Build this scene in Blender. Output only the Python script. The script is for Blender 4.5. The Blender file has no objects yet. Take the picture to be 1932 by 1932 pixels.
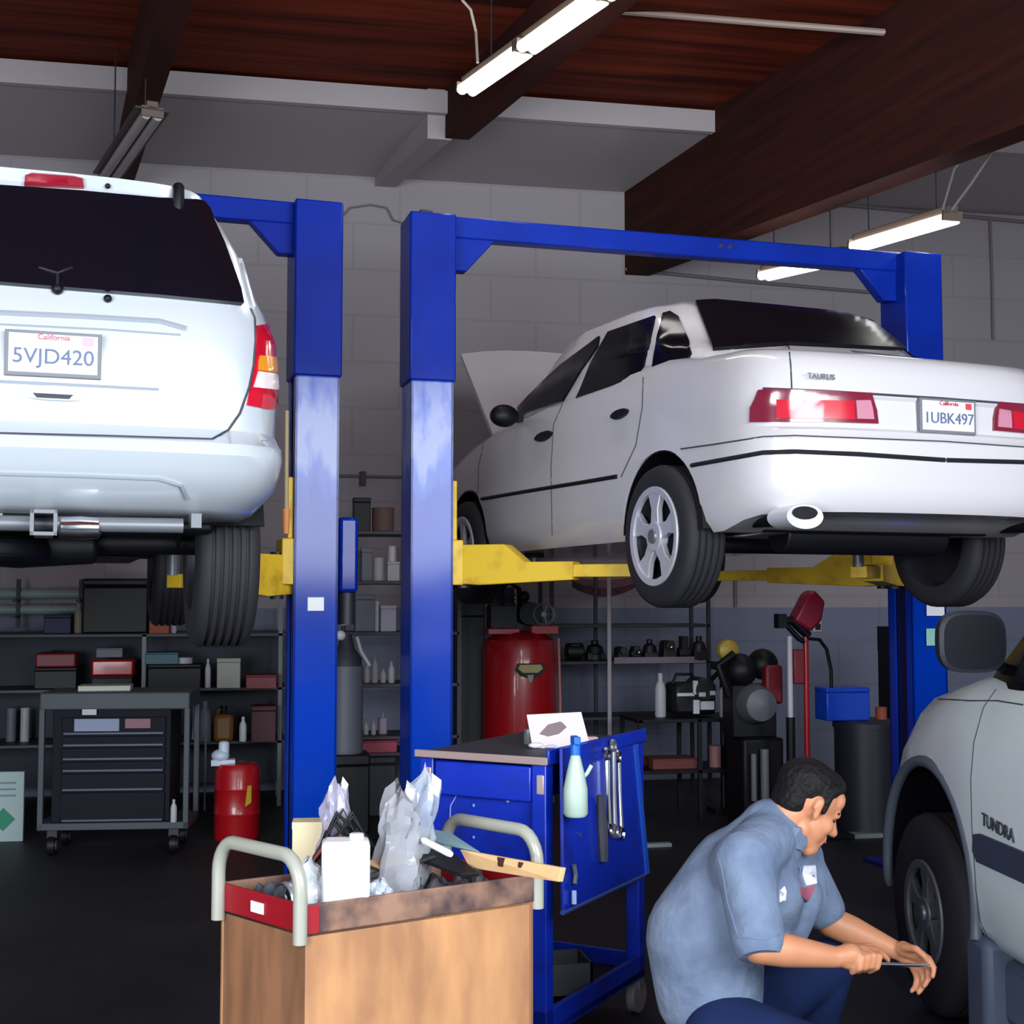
import bpy, bmesh, math, random
from math import sin, cos, pi, radians as R, atan, tan, sqrt
from mathutils import Vector as V, Matrix, Euler
from mathutils.bvhtree import BVHTree
from mathutils.geometry import delaunay_2d_cdt
random.seed(7)
S = bpy.context.scene
COL = S.collection
# ---------------------------------------------------------------- camera
F = 2500.0; CX = 966.0; HOR = 1125.0; CH = 1.6
PITCH = atan((HOR-CX)/F); YAW = R(11)
cam_d = bpy.data.cameras.new('camera'); cam = bpy.data.objects.new('camera', cam_d); COL.objects.link(cam)
cam_d.sensor_width = 36; cam_d.sensor_fit = 'HORIZONTAL'; cam_d.lens = F/1932*36; cam_d.clip_start = .05
cam.location = (0, 0, CH); cam.rotation_euler = (pi/2+PITCH, 0, -YAW)
S.camera = cam
# ---------------------------------------------------------------- world, light, exposure
w = bpy.data.worlds.new('world'); S.world = w; w.use_nodes = True
w.node_tree.nodes['Background'].inputs[0].default_value = (.62, .80, 1, 1)
w.node_tree.nodes['Background'].inputs[1].default_value = .35
def area(name, loc, rot, sx, sy, power, col):
    l = bpy.data.lights.new(name, 'AREA'); l.shape = 'RECTANGLE'; l.size = sx; l.size_y = sy; l.energy = power; l.color = col
    o = bpy.data.objects.new(name, l); COL.objects.link(o); o.location = loc; o.rotation_euler = rot
    return o
# daylight through the open roll-up door behind the photographer
area('door_daylight', (3.1, -.93, 2.85), (pi/2, 0, 0), 5.0, 2.1, 600, (.86, .94, 1))
area('left_fill_light', (-2.9, -.93, 1.9), (pi/2, 0, 0), 3.2, 2.8, 500, (.86, .94, 1))  # fill light added at the left to brighten the side of the truck
S.view_settings.view_transform = 'Standard'; S.view_settings.look = 'None'
S.view_settings.exposure = 0.0; S.view_settings.gamma = 1; S.view_settings.use_curve_mapping = False
S.cycles.use_denoising = True
S.cycles.max_bounces = 8
# ---------------------------------------------------------------- pixel helpers
def W(cx, d, z): return V((cx*cos(YAW)+d*sin(YAW), -cx*sin(YAW)+d*cos(YAW), z))
def P(px, py, d):
    xc = (px-CX)/F; yc = (966-py)/F
    f = cos(PITCH)-yc*sin(PITCH); u = sin(PITCH)+yc*cos(PITCH)
    return W(xc/f*d, d, CH+u/f*d)
def D4(z, py, px=966):   # forward distance at which a pixel row sees height z
    p = P(px, py, 1.0); return (z-CH)/(p.z-CH)
EYE = V((0, 0, CH))
class Fr:                # a local frame: origin + heading (psi: degrees to the left of the view axis)
    def __init__(s, org, psi):
        s.o = V(org); s.a = R(psi)-YAW
        s.M = Matrix.Translation(s.o) @ Matrix.Rotation(s.a, 4, 'Z'); s.I = s.M.inverted()
    def L(s, p): return s.I @ V(p)
    def px(s, px, py, axis, val):      # pixel -> local point on the plane local[axis] = val
        a = s.I @ EYE; b = s.I @ P(px, py, 5.0); t = (val-a[axis])/(b[axis]-a[axis]); return a+(b-a)*t
    def pd(s, px, py, d): return s.I @ P(px, py, d)
# ---------------------------------------------------------------- materials
def srgb(c):
    return tuple((x/12.92 if x <= .04045 else ((x+.055)/1.055)**2.4) for x in [v/255 for v in c])
MATS = {}
def mat(name, rgb, rough=.5, metal=0, coat=0, spec=.5, emit=0, trans=0, var=0, scale=8, rgb2=None, stretch=(1,1,1), bump=0, alpha=1, lo=.35, hi=.65):
    if name in MATS: return MATS[name]
    m = bpy.data.materials.new(name); m.use_nodes = True; nt = m.node_tree; b = nt.nodes['Principled BSDF']
    c = srgb(rgb); b.inputs['Base Color'].default_value = (*c, 1)
    b.inputs['Roughness'].default_value = rough; b.inputs['Metallic'].default_value = metal
    b.inputs['Coat Weight'].default_value = coat; b.inputs['Coat Roughness'].default_value = .08
    b.inputs['Specular IOR Level'].default_value = spec
    b.inputs['Transmission Weight'].default_value = trans; b.inputs['Alpha'].default_value = alpha
    if emit:
        b.inputs['Emission Color'].default_value = (*c, 1); b.inputs['Emission Strength'].default_value = emit
    if rgb2 or var or bump:
        tc = nt.nodes.new('ShaderNodeTexCoord'); mp = nt.nodes.new('ShaderNodeMapping'); mp.inputs['Scale'].default_value = stretch
        n = nt.nodes.new('ShaderNodeTexNoise'); n.inputs['Scale'].default_value = scale; n.inputs['Detail'].default_value = 5
        nt.links.new(tc.outputs['Object'], mp.inputs[0]); nt.links.new(mp.outputs[0], n.inputs[0])
        if rgb2 or var:
            r = nt.nodes.new('ShaderNodeValToRGB'); r.color_ramp.elements[0].position = lo; r.color_ramp.elements[1].position = hi
            c2 = srgb(rgb2) if rgb2 else tuple(x*(1-var) for x in c)
            r.color_ramp.elements[0].color = (*c2, 1); r.color_ramp.elements[1].color = (*c, 1)
            nt.links.new(n.outputs[0], r.inputs[0]); nt.links.new(r.outputs[0], b.inputs['Base Color'])
        if bump:
            bp = nt.nodes.new('ShaderNodeBump'); bp.inputs['Strength'].default_value = bump; bp.inputs['Distance'].default_value = .02
            nt.links.new(n.outputs[0], bp.inputs['Height']); nt.links.new(bp.outputs[0], b.inputs['Normal'])
    MATS[name] = m; return m
# ---------------------------------------------------------------- mesh builder
class MB:
    def __init__(s): s.v = []; s.f = []
    def add(s, vs, fs):
        n = len(s.v); s.v += [V(p) for p in vs]; s.f += [tuple(i+n for i in f) for f in fs]; return s
    def box(s, c, sz, rot=None, taper=1):
        c = V(c); h = V(sz)/2; q = []
        for z in (-1, 1):
            k = taper if z > 0 else 1
            for x, y in ((-1,-1),(1,-1),(1,1),(-1,1)): q.append(V((x*h.x*k, y*h.y*k, z*h.z)))
        if rot is not None:
            m = rot if isinstance(rot, Matrix) else Euler(rot).to_matrix()
            q = [m @ p for p in q]
        return s.add([c+p for p in q], [(3,2,1,0),(4,5,6,7),(0,1,5,4),(1,2,6,5),(2,3,7,6),(3,0,4,7)])
    def b2(s, a, b): # corner to corner
        a = V(a); b = V(b); return s.box((a+b)/2, [abs(x) for x in (b-a)])
    def tube(s, pts, r, n=10, cap=True):
        pts = [V(p) for p in pts]; rs = r if isinstance(r, (list, tuple)) else [r]*len(pts)
        vs = []; fs = []; up = None
        for i, p in enumerate(pts):
            t = (pts[min(i+1, len(pts)-1)]-pts[max(i-1, 0)]).normalized()
            if up is None:
                up = V((0,0,1)) if abs(t.z) < .9 else V((0,1,0))
            a = t.cross(up); 
            if a.length < 1e-4: a = t.orthogonal()
            a.normalize(); b2 = a.cross(t).normalized(); up = b2
            for k in range(n):
                th = 2*pi*k/n; vs.append(p+(a*cos(th)+b2*sin(th))*rs[i])
        for i in range(len(pts)-1):
            for k in range(n):
                fs.append((i*n+k, i*n+(k+1)%n, (i+1)*n+(k+1)%n, (i+1)*n+k))
        if cap: fs += [tuple(range(n))[::-1], tuple(range((len(pts)-1)*n, len(pts)*n))]
        return s.add(vs, fs)
    def cyl(s, a, b, r, r2=None, n=20): return s.tube([a, b], [r, r if r2 is None else r2], n)
    def lathe(s, prof, c=(0,0,0), axis='z', n=28, sx=1, sy=1):
        c = V(c); vs = []; fs = []
        for (r, h) in prof:
            for k in range(n):
                t = 2*pi*k/n; x = r*cos(t)*sx; y = r*sin(t)*sy
                p = {'z': V((x, y, h)), 'x': V((h, x, y)), 'y': V((x, h, y))}[axis]; vs.append(c+p)
        for i in range(len(prof)-1):
            for k in range(n): fs.append((i*n+k, i*n+(k+1)%n, (i+1)*n+(k+1)%n, (i+1)*n+k))
        if tuple(prof[0]) != tuple(prof[-1]): fs += [tuple(range(n))[::-1], tuple(range((len(prof)-1)*n, len(prof)*n))]
        return s.add(vs, fs)
    def prism(s, poly, a, b):   # poly: 3D points, extruded from offset a to offset b
        a = V(a); b = V(b); n = len(poly); q = [V(p)+a for p in poly]+[V(p)+b for p in poly]
        return s.add(q, [tuple(range(n))[::-1], tuple(range(n, 2*n))]+[(i, (i+1)%n, n+(i+1)%n, n+i) for i in range(n)])
    def sph(s, c, r, n=12, sc=(1,1,1), rot=None):
        prof = [(max(r*sin(pi*i/n), 1e-5), -r*cos(pi*i/n)) for i in range(n+1)]; m = MB().lathe(prof, n=n+4)
        rm = rot if rot is not None else Matrix.Identity(3)
        return s.add([V(c)+rm @ V((p.x*sc[0], p.y*sc[1], p.z*sc[2])) for p in m.v], m.f)
    def mirx(s):
        n = len(s.v); vs = [V((-p.x, p.y, p.z)) for p in s.v]; fs = [tuple(reversed(f)) for f in s.f]; return s.add(vs, fs)
    def xf(s, M): s.v = [M @ p for p in s.v]; return s
    def build(s, name, m, parent=None, bev=0, smooth=40, sub=0, loc=None, recalc=True):
        me = bpy.data.meshes.new(name); me.from_pydata([tuple(p) for p in s.v], [], s.f); me.update()
        if recalc:
            bm = bmesh.new(); bm.from_mesh(me); bmesh.ops.recalc_face_normals(bm, faces=bm.faces[:]); bm.to_mesh(me); bm.free()
        if m: me.materials.append(m)
        if smooth:
            for p in me.polygons: p.use_smooth = True
            me.set_sharp_from_angle(angle=R(smooth))
        o = bpy.data.objects.new(name, me); COL.objects.link(o)
        if parent: o.parent = parent
        if bev:
            b = o.modifiers.new('bevel', 'BEVEL'); b.width = bev; b.segments = 2; b.limit_method = 'ANGLE'
        if sub:
            b = o.modifiers.new('sub', 'SUBSURF'); b.levels = sub; b.render_levels = sub
        if loc is not None: o.location = loc
        return o
def tag(o, label=None, cat=None, group=None, kind=None):
    for k, v in (('label', label), ('category', cat), ('group', group), ('kind', kind)):
        if v: o[k] = v
    return o
def thing(name, label, cat, fr=None, group=None, loc=(0,0,0)):
    o = bpy.data.objects.new(name, None); COL.objects.link(o); o.empty_display_size = .1
    if fr: o.location = fr.o; o.rotation_euler = (0, 0, fr.a)
    else: o.location = loc
    return tag(o, label, cat, group)
def solo(mb, name, m, label, cat, group=None, **k):   # a thing that is one mesh; origin moved to its base
    lo = V((min(p.x for p in mb.v), min(p.y for p in mb.v), min(p.z for p in mb.v))); hi = V((max(p.x for p in mb.v), max(p.y for p in mb.v), 0))
    c = V(((lo.x+hi.x)/2, (lo.y+hi.y)/2, lo.z)); mb.v = [p-c for p in mb.v]
    return tag(mb.build(name, m, None, loc=c, **k), label, cat, group)
def struct(mb, name, m, label=None, **k): return tag(mb.build(name, m, None, **k), label, None, None, 'structure')
def text(s, size, name, m, parent, M, depth=.004, mirror=False):
    c = bpy.data.curves.new('t', 'FONT'); c.body = s; c.size = size; c.extrude = depth/2; c.align_x = 'CENTER'; c.align_y = 'CENTER'
    t = bpy.data.objects.new('t', c); COL.objects.link(t); dg = bpy.context.evaluated_depsgraph_get()
    me = bpy.data.meshes.new_from_object(t.evaluated_get(dg)); bpy.data.objects.remove(t)
    me.transform(M); me.materials.clear(); me.materials.append(m); o = bpy.data.objects.new(name, me); COL.objects.link(o)
    if parent: o.parent = parent
    return o
def basis(o, x, y):   # matrix whose X,Y axes are the given directions
    x = V(x).normalized(); z = x.cross(V(y)).normalized(); y = z.cross(x)
    M = Matrix((x, y, z)).transposed().to_4x4(); M.translation = V(o); return M
def chaikin(poly, it=2, closed=True):
    for _ in range(it):
        q = []; n = len(poly)
        for i in range(n if closed else n-1):
            a = poly[i]; b = poly[(i+1) % n]
            q.append((a[0]*.75+b[0]*.25, a[1]*.75+b[1]*.25)); q.append((a[0]*.25+b[0]*.75, a[1]*.25+b[1]*.75))
        if not closed: q = [poly[0]]+q+[poly[-1]]
        poly = q
    return poly
class Surf:   # a built shell in a frame, onto which panels, glass and seams are laid
    def __init__(s, fr, objs):
        s.fr = fr; vs = []; fs = []
        dg = bpy.context.evaluated_depsgraph_get()
        for o in objs:
            me = o.evaluated_get(dg).to_mesh(); n = len(vs); vs += [v.co.copy() for v in me.vertices]; fs += [tuple(i+n for i in p.vertices) for p in me.polygons]
        s.t = BVHTree.FromPolygons(vs, fs); s.e = fr.I @ EYE
    def hit(s, px, py):
        d = ((s.fr.I @ P(px, py, 5.0))-s.e).normalized(); h = s.t.ray_cast(s.e, d)
        if h[0] is None: return None, None
        n = h[1]; 
        if n.dot(d) > 0: n = -n
        return h[0], n
def patch(name, surf, poly, m, parent, off=.006, th=.006, step=14, mirror=False, rnd=0, merge_mirror=False, holes=None):
    if rnd: poly = chaikin(poly, rnd)
    xs = [p[0] for p in poly]; ys = [p[1] for p in poly]; pts = []
    n = len(poly)
    for i in range(n):   # densify the edge
        a = V(poly[i]); b = V(poly[(i+1)%n]); k = max(1, int((b-a).length/step))
        for j in range(k): pts.append(a+(b-a)*j/k)
    nb = len(pts)
    def inside(x, y):
        c = False; j = nb-1
        for i in range(nb):
            if (pts[i].y > y) != (pts[j].y > y) and x < (pts[j].x-pts[i].x)*(y-pts[i].y)/(pts[j].y-pts[i].y+1e-12)+pts[i].x: c = not c
            j = i
        return c
    y = min(ys)+step/2; extra = []
    while y < max(ys):
        x = min(xs)+step/2
        while x < max(xs):
            if inside(x, y) and min((V((x, y))-p).length for p in pts) > step*.45: extra.append(V((x, y)))
            x += step
        y += step
    area2 = sum(pts[i].x*pts[(i+1)%nb].y-pts[(i+1)%nb].x*pts[i].y for i in range(nb))
    loop = list(range(nb)) if area2 > 0 else list(range(nb))[::-1]
    r = delaunay_2d_cdt(pts+extra, [], [loop], 1, 1e-5)
    vv, ff = r[0], r[2]; top = []; ok = []
    for p in vv:
        h, nn = surf.hit(p.x, p.y); ok.append(h is not None); top.append((h, nn))
    good = [i for i in range(len(vv)) if ok[i]]
    if not good: print('patch missed', name); return None
    gc = sum((vv[g] for g in good), V((0, 0)))/len(good)
    for i in range(len(vv)):
        if not ok[i]:      # past the silhouette: slide to the last point of the surface
            lo, hi = 0.0, 1.0; best = None
            for _ in range(12):
                md = (lo+hi)/2; q = vv[i]+(gc-vv[i])*md; h, nn = surf.hit(q.x, q.y)
                if h is None: lo = md
                else: hi = md; best = (h, nn)
            top[i] = best or top[min(good, key=lambda g: (vv[g]-vv[i]).length)]
    mb = MB(); N = len(vv)
    mb.v = [h+nn*off for h, nn in top]+[h-nn*th for h, nn in top]
    mb.f = [tuple(f) for f in ff]+[tuple(i+N for i in reversed(f)) for f in ff]
    ec = {}
    for f in ff:
        for i in range(len(f)):
            a, b = f[i], f[(i+1)%len(f)]; ec[(a, b)] = 1
    for (a, b) in ec:
        if (b, a) not in ec: mb.f.append((b, a, a+N, b+N))
    o = mb.build(name, m, parent, smooth=50)
    if mirror:
        m2 = MB(); m2.v = [V((-p.x, p.y, p.z)) for p in mb.v]; m2.f = [tuple(reversed(f)) for f in mb.f]; m2.build(name, m, parent, smooth=50)
    return o
def strip(name, surf, line, m, parent, r=.004, mirror=False, off=0, step=10, n=6):
    pts = []
    for i in range(len(line)-1):
        a = V(line[i]); b = V(line[i+1]); k = max(1, int((b-a).length/step))
        for j in range(k): pts.append(a+(b-a)*j/k)
    pts.append(V(line[-1])); q = []
    for p in pts:
        h, nn = surf.hit(p.x, p.y)
        if h is not None: q.append(h+nn*off)
    if len(q) < 2: print('strip missed', name); return None
    mb = MB().tube(q, r, n); o = mb.build(name, m, parent)
    if mirror:
        m2 = MB(); m2.v = [V((-p.x, p.y, p.z)) for p in mb.v]; m2.f = [tuple(reversed(f)) for f in mb.f]; m2.build(name, m, parent)
    return o
def carve(o, cutters):
    """cut shapes out of an object and keep the result as plain mesh"""
    for c in cutters:
        k = c.build('cut', None); k.parent = o.parent
        md = o.modifiers.new('b', 'BOOLEAN'); md.object = k; md.operation = 'DIFFERENCE'; md.solver = 'EXACT'
        bpy.context.view_layer.update(); dg = bpy.context.evaluated_depsgraph_get()
        me = bpy.data.meshes.new_from_object(o.evaluated_get(dg)); o.modifiers.clear(); o.data = me
        bpy.data.objects.remove(k)
    for p in o.data.polygons: p.use_smooth = True
    o.data.set_sharp_from_angle(angle=R(35))
def fuse(mbs, name, m, parent, voxel=.006, smooth=6, fac=.5):
    """union of rounded volumes as one continuous surface"""
    mb = MB()
    for x in mbs: mb.add(x.v, x.f)
    o = mb.build(name, m, parent)
    md = o.modifiers.new('r', 'REMESH'); md.mode = 'VOXEL'; md.voxel_size = voxel
    s = o.modifiers.new('s', 'SMOOTH'); s.iterations = smooth; s.factor = fac
    bpy.context.view_layer.update(); dg = bpy.context.evaluated_depsgraph_get()
    me = bpy.data.meshes.new_from_object(o.evaluated_get(dg)); o.modifiers.clear(); o.data = me
    me.materials.clear(); me.materials.append(m)
    for p in me.polygons: p.use_smooth = True
    return o
def cone(a, b, ra, rb, n=16):   # round cone between two joints
    a = V(a); b = V(b); d = b-a; L = d.length; k = 5; pts = []; rs = []; t = d/L
    for i in range(k+1):
        th = pi/2*i/k; pts.append(a-t*ra*cos(th)); rs.append(max(ra*sin(th), 1e-4))
    for i in range(k+1):
        th = pi/2*(1-i/k); pts.append(b+t*rb*cos(th)); rs.append(max(rb*sin(th), 1e-4))
    return MB().tube(pts, rs, n)
def shell(plan, levels, zb, zt, name, m, parent, rear=1.0, sub=0):
    """car shell: plan = left half outline from rear centre to nose centre [(x<=0,y)];
       levels = [(v 0..1, side inset, rear inset, front inset)] ; zb(y), zt(y)"""
    n = len(plan); y0 = plan[0][1]; y1 = plan[-1][1]; mb = MB()
    full = list(plan)+[(-x, y) for x, y in reversed(plan[1:-1])]; m2 = len(full); wmax = max(-x for x, y in plan)
    for (v, si, ri, fi) in levels:
        for (x, y) in full:
            a = max(0, 1-(y-y0)/rear); b = max(0, 1-(y1-y)/rear); a = a*a*(3-2*a); b = b*b*(3-2*b)
            yy = y+ri*a-fi*b; xx = x*(1-si/wmax); mb.v.append(V((xx, yy, zb(yy)*(1-v)+zt(yy)*v)))
    for j in range(len(levels)-1):
        for i in range(m2): mb.f.append((j*m2+i, j*m2+(i+1)%m2, (j+1)*m2+(i+1)%m2, (j+1)*m2+i))
    for base in (0, (len(levels)-1)*m2):
        for i in range(n-1):
            a, b = i, i+1; c = (m2-i) % m2; d = (m2-i-1) % m2
            f = [a, b, d, c]; q = []
            for k in f:
                if base+k not in q: q.append(base+k)
            if len(q) > 2: mb.f.append(tuple(q) if base else tuple(reversed(q)))
    return mb.build(name, m, parent, smooth=30, sub=sub)
# ---------------------------------------------------------------- palette
M_wood = mat('cart_plywood', (214,160,112), .6, rgb2=(120,82,54), scale=5, stretch=(3,3,.6), lo=.3, hi=.55)
M_blue = mat('lift_blue', (4,40,150), .5, coat=.3, spec=.1, var=.2, scale=4)
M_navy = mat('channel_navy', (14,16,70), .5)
M_yel = mat('arm_yellow', (222,182,40), .5, rgb2=(190,146,34), scale=9, lo=.3, hi=.5)
M_blk = mat('black_plastic', (13,12,18), .5, spec=.3)
M_rub = mat('tyre_rubber', (34,32,38), .75)
M_dark = mat('dark_steel', (40,38,46), .5, metal=.3)
M_chrome = mat('chrome', (225,225,230), .15, metal=1)
M_steel = mat('grey_steel', (120,122,128), .45, metal=.5)
M_grey = mat('grey_paint', (110,112,118), .5)
M_white = mat('white_plastic', (235,236,240), .35)
M_glass = mat('tinted_glass', (14,13,20), .14, spec=.15)
M_red = mat('red_paint', (170,14,24), .35, coat=.4)
M_silver = mat('silver_car_paint', (206,212,220), .3, metal=.25, coat=.7)
M_whitecar = mat('white_car_paint', (206,201,205), .3, coat=.8)
M_lens = mat('red_lens', (196,16,44), .18, coat=.8)
M_lensd = mat('dark_red_lens', (120,30,52), .2, coat=.8)
M_amber = mat('amber_lens', (236,150,40), .2, coat=.6)
M_clear = mat('clear_lens', (240,225,225), .15, coat=.6)
M_rim = mat('alloy_rim', (205,204,212), .35, metal=.35)
M_seam = mat('panel_gap', (60,62,72), .8)
M_plate = mat('plate_white', (222,226,236), .4)
M_ink = mat('plate_ink', (92,104,136), .6)
M_card = mat('cardboard', (214,172,120), .8, var=.2, scale=12)
M_cream = mat('cream_card', (238,220,180), .7)
# ---------------------------------------------------------------- structure
def wall_mat():
    m = bpy.data.materials.new('block_wall'); m.use_nodes = True; nt = m.node_tree; b = nt.nodes['Principled BSDF']; N = nt.nodes.new; L = nt.links.new
    tc = N('ShaderNodeTexCoord'); sp = N('ShaderNodeSeparateXYZ'); L(tc.outputs['Object'], sp.inputs[0])
    cb = N('ShaderNodeCombineXYZ'); L(sp.outputs['X'], cb.inputs[0]); L(sp.outputs['Z'], cb.inputs[1])
    br = N('ShaderNodeTexBrick'); L(cb.outputs[0], br.inputs[0]); br.inputs['Scale'].default_value = 1
    br.inputs['Brick Width'].default_value = .8; br.inputs['Row Height'].default_value = .4; br.inputs['Mortar Size'].default_value = .012
    br.inputs['Mortar Smooth'].default_value = .3
    g = N('ShaderNodeMath'); g.operation = 'GREATER_THAN'; L(sp.outputs['Z'], g.inputs[0]); g.inputs[1].default_value = 1.5
    mx = N('ShaderNodeMix'); mx.data_type = 'RGBA'; L(g.outputs[0], mx.inputs[0]); mx.inputs[6].default_value = (*srgb((112,116,138)), 1); mx.inputs[7].default_value = (*srgb((152,143,149)), 1)
    m2 = N('ShaderNodeMix'); m2.data_type = 'RGBA'; m2.blend_type = 'MULTIPLY'; m2.inputs[0].default_value = 1; L(mx.outputs[2], m2.inputs[6])
    cr = N('ShaderNodeValToRGB'); cr.color_ramp.elements[0].color = (1,1,1,1); cr.color_ramp.elements[1].color = (.9,.9,.9,1); L(br.outputs['Fac'], cr.inputs[0]); L(cr.outputs[0], m2.inputs[7])
    L(m2.outputs[2], b.inputs['Base Color']); b.inputs['Roughness'].default_value = .7
    bp = N('ShaderNodeBump'); bp.inputs['Strength'].default_value = .25; bp.inputs['Distance'].default_value = .006; bp.invert = True; L(br.outputs['Fac'], bp.inputs['Height']); L(bp.outputs[0], b.inputs['Normal'])
    return m
M_wall = wall_mat()
M_floor = mat('oily_concrete', (34,32,36), .55, rgb2=(16,15,18), scale=1.4, lo=.3, hi=.7)
def deck_mat():
    m = bpy.data.materials.new('stained_deck'); m.use_nodes = True; nt = m.node_tree; b = nt.nodes['Principled BSDF']; N = nt.nodes.new; L = nt.links.new
    tc = N('ShaderNodeTexCoord'); mp = N('ShaderNodeMapping'); mp.inputs['Scale'].default_value = (.35, 5.5, 1); L(tc.outputs['Object'], mp.inputs[0])
    n = N('ShaderNodeTexNoise'); n.inputs['Scale'].default_value = 1.2; n.inputs['Detail'].default_value = 4; L(mp.outputs[0], n.inputs[0])
    r = N('ShaderNodeValToRGB'); r.color_ramp.elements[0].position = .3; r.color_ramp.elements[1].position = .7
    r.color_ramp.elements[0].color = (*srgb((50,18,12)), 1); r.color_ramp.elements[1].color = (*srgb((128,50,30)), 1); L(n.outputs[0], r.inputs[0]); L(r.outputs[0], b.inputs['Base Color'])
    b.inputs['Roughness'].default_value = .8; b.inputs['Specular IOR Level'].default_value = .1; return m
M_deck = deck_mat()
M_beam = mat('glulam_beam', (66,32,27), .8, spec=.1, rgb2=(50,26,24), scale=3, stretch=(1,.2,6))
M_soff = mat('soffit_paint', (166,157,160), .7)
YW = 11.25; SL = .07
def Xw(px, y):   # world x where a pixel column meets the vertical plane at depth y
    a = P(px, 700, 1.0); return a.x/a.y*y
struct(MB().b2((-9,-2.2,-.1), (11,11.6,0)), 'floor', M_floor, smooth=0)
struct(MB().b2((-9,YW,0), (11,YW+.25,5.6)), 'wall_back', M_wall, smooth=0)
struct(MB().b2((-9,-2.2,0), (-8.8,YW,5.6)), 'wall_left', M_wall, smooth=0)
struct(MB().b2((10.8,-2.2,0), (11,YW,5.6)), 'wall_right', M_wall, smooth=0)
mb = MB(); mb.b2((-8.8,-1.15,0), (-4.6,-.97,5.6)); mb.b2((5.8,-1.15,0), (10.8,-.97,5.6)); mb.b2((-4.6,-1.15,3.95), (5.8,-.97,5.6))
struct(mb, 'wall_front', M_wall, smooth=0)
zd = lambda y: 5.40+SL*(y-9.65)
mb = MB(); mb.add([(-9,-2.2,zd(-2.2)), (11,-2.2,zd(-2.2)), (11,11.6,zd(11.6)), (-9,11.6,zd(11.6)), (-9,-2.2,zd(-2.2)+.1), (11,-2.2,zd(-2.2)+.1), (11,11.6,zd(11.6)+.1), (-9,11.6,zd(11.6)+.1)],
    [(3,2,1,0),(4,5,6,7),(0,1,5,4),(1,2,6,5),(2,3,7,6),(3,0,4,7)])
struct(mb, 'ceiling', M_deck, 'reddish brown plank deck over the bays', smooth=0)
def beam(name, x0, y0, zb0, wd, m, label, y1=-2.1, ya=None):
    """x0,y0: left bottom edge at the wall end, runs toward the door turned 9 degrees"""
    t = tan(R(9)); ya = y0 if ya is None else ya
    mb = MB(); q = []
    for y in (ya, y1):
        x = x0+t*(y0-y); z = zb0-SL*(y0-y)
        q += [(x,y,z), (x+wd,y,z), (x+wd,y,zd(y)+.02), (x,y,zd(y)+.02)]
    mb.add(q, [(0,1,2,3),(7,6,5,4),(0,4,5,1),(1,5,6,2),(2,6,7,3),(3,7,4,0)])
    return struct(mb, name, m, label, smooth=0)
beam('trim_1', Xw(1180, YW), YW, 4.46, .22, M_beam, 'deep dark glulam beam over the sedan')
beam('trim_2', Xw(838, 9.66)-.25, YW, 5.14, .18, M_beam, 'shallow brown beam between the bays', ya=9.66)
beam('trim_3', Xw(228, 9.66)-.25, YW, 4.97, .15, M_beam, 'dark beam over the left vehicle')
beam('trim_4', Xw(705, YW), YW, 5.13, .18, M_soff, 'painted end of the middle beam', y1=9.66)
mb = MB()
for (a, b) in ((-8.8, Xw(1362, 9.65)), (Xw(1362, 9.65)+.3, 10.8)):
    mb.b2((a, 9.65, 5.21), (b, YW, 5.28)); mb.b2((a, 9.6, 5.2), (b, 9.66, 5.37))
struct(mb, 'trim_5', M_soff, 'pale soffit and fascia along the back wall', smooth=0)
# ---------------------------------------------------------------- lifts
PSI_L = 16
M_sheen = None
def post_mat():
    m = bpy.data.materials.new('sheen_lift_blue'); m.use_nodes = True; nt = m.node_tree; b = nt.nodes['Principled BSDF']; N = nt.nodes.new; L = nt.links.new
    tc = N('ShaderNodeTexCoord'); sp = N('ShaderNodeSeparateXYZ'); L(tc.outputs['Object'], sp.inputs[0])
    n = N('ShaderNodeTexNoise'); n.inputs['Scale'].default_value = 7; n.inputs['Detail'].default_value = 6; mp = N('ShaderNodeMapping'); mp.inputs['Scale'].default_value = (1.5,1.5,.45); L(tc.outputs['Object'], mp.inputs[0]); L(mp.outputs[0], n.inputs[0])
    mr = N('ShaderNodeMapRange'); L(sp.outputs['Z'], mr.inputs[0]); mr.inputs[1].default_value = 1.75; mr.inputs[2].default_value = 2.35  # pale band by height paints the sky's reflection into the blue, streaked by noise
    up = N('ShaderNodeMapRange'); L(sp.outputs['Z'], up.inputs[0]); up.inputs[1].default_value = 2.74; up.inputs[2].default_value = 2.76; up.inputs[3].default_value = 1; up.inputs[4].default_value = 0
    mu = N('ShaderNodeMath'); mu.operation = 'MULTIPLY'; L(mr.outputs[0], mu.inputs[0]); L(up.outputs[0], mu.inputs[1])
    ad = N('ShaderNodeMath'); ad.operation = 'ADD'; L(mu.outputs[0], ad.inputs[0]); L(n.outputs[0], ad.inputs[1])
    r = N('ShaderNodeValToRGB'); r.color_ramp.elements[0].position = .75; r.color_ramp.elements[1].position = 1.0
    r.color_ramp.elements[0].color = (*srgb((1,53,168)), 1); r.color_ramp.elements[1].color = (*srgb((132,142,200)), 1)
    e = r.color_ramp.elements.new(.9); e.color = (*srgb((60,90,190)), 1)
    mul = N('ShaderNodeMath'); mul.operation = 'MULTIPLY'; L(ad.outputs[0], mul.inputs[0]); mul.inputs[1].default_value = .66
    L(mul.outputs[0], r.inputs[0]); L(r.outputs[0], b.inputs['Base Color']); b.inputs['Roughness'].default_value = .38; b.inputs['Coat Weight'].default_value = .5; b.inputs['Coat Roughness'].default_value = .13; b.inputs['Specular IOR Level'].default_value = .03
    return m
M_post = post_mat()
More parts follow.
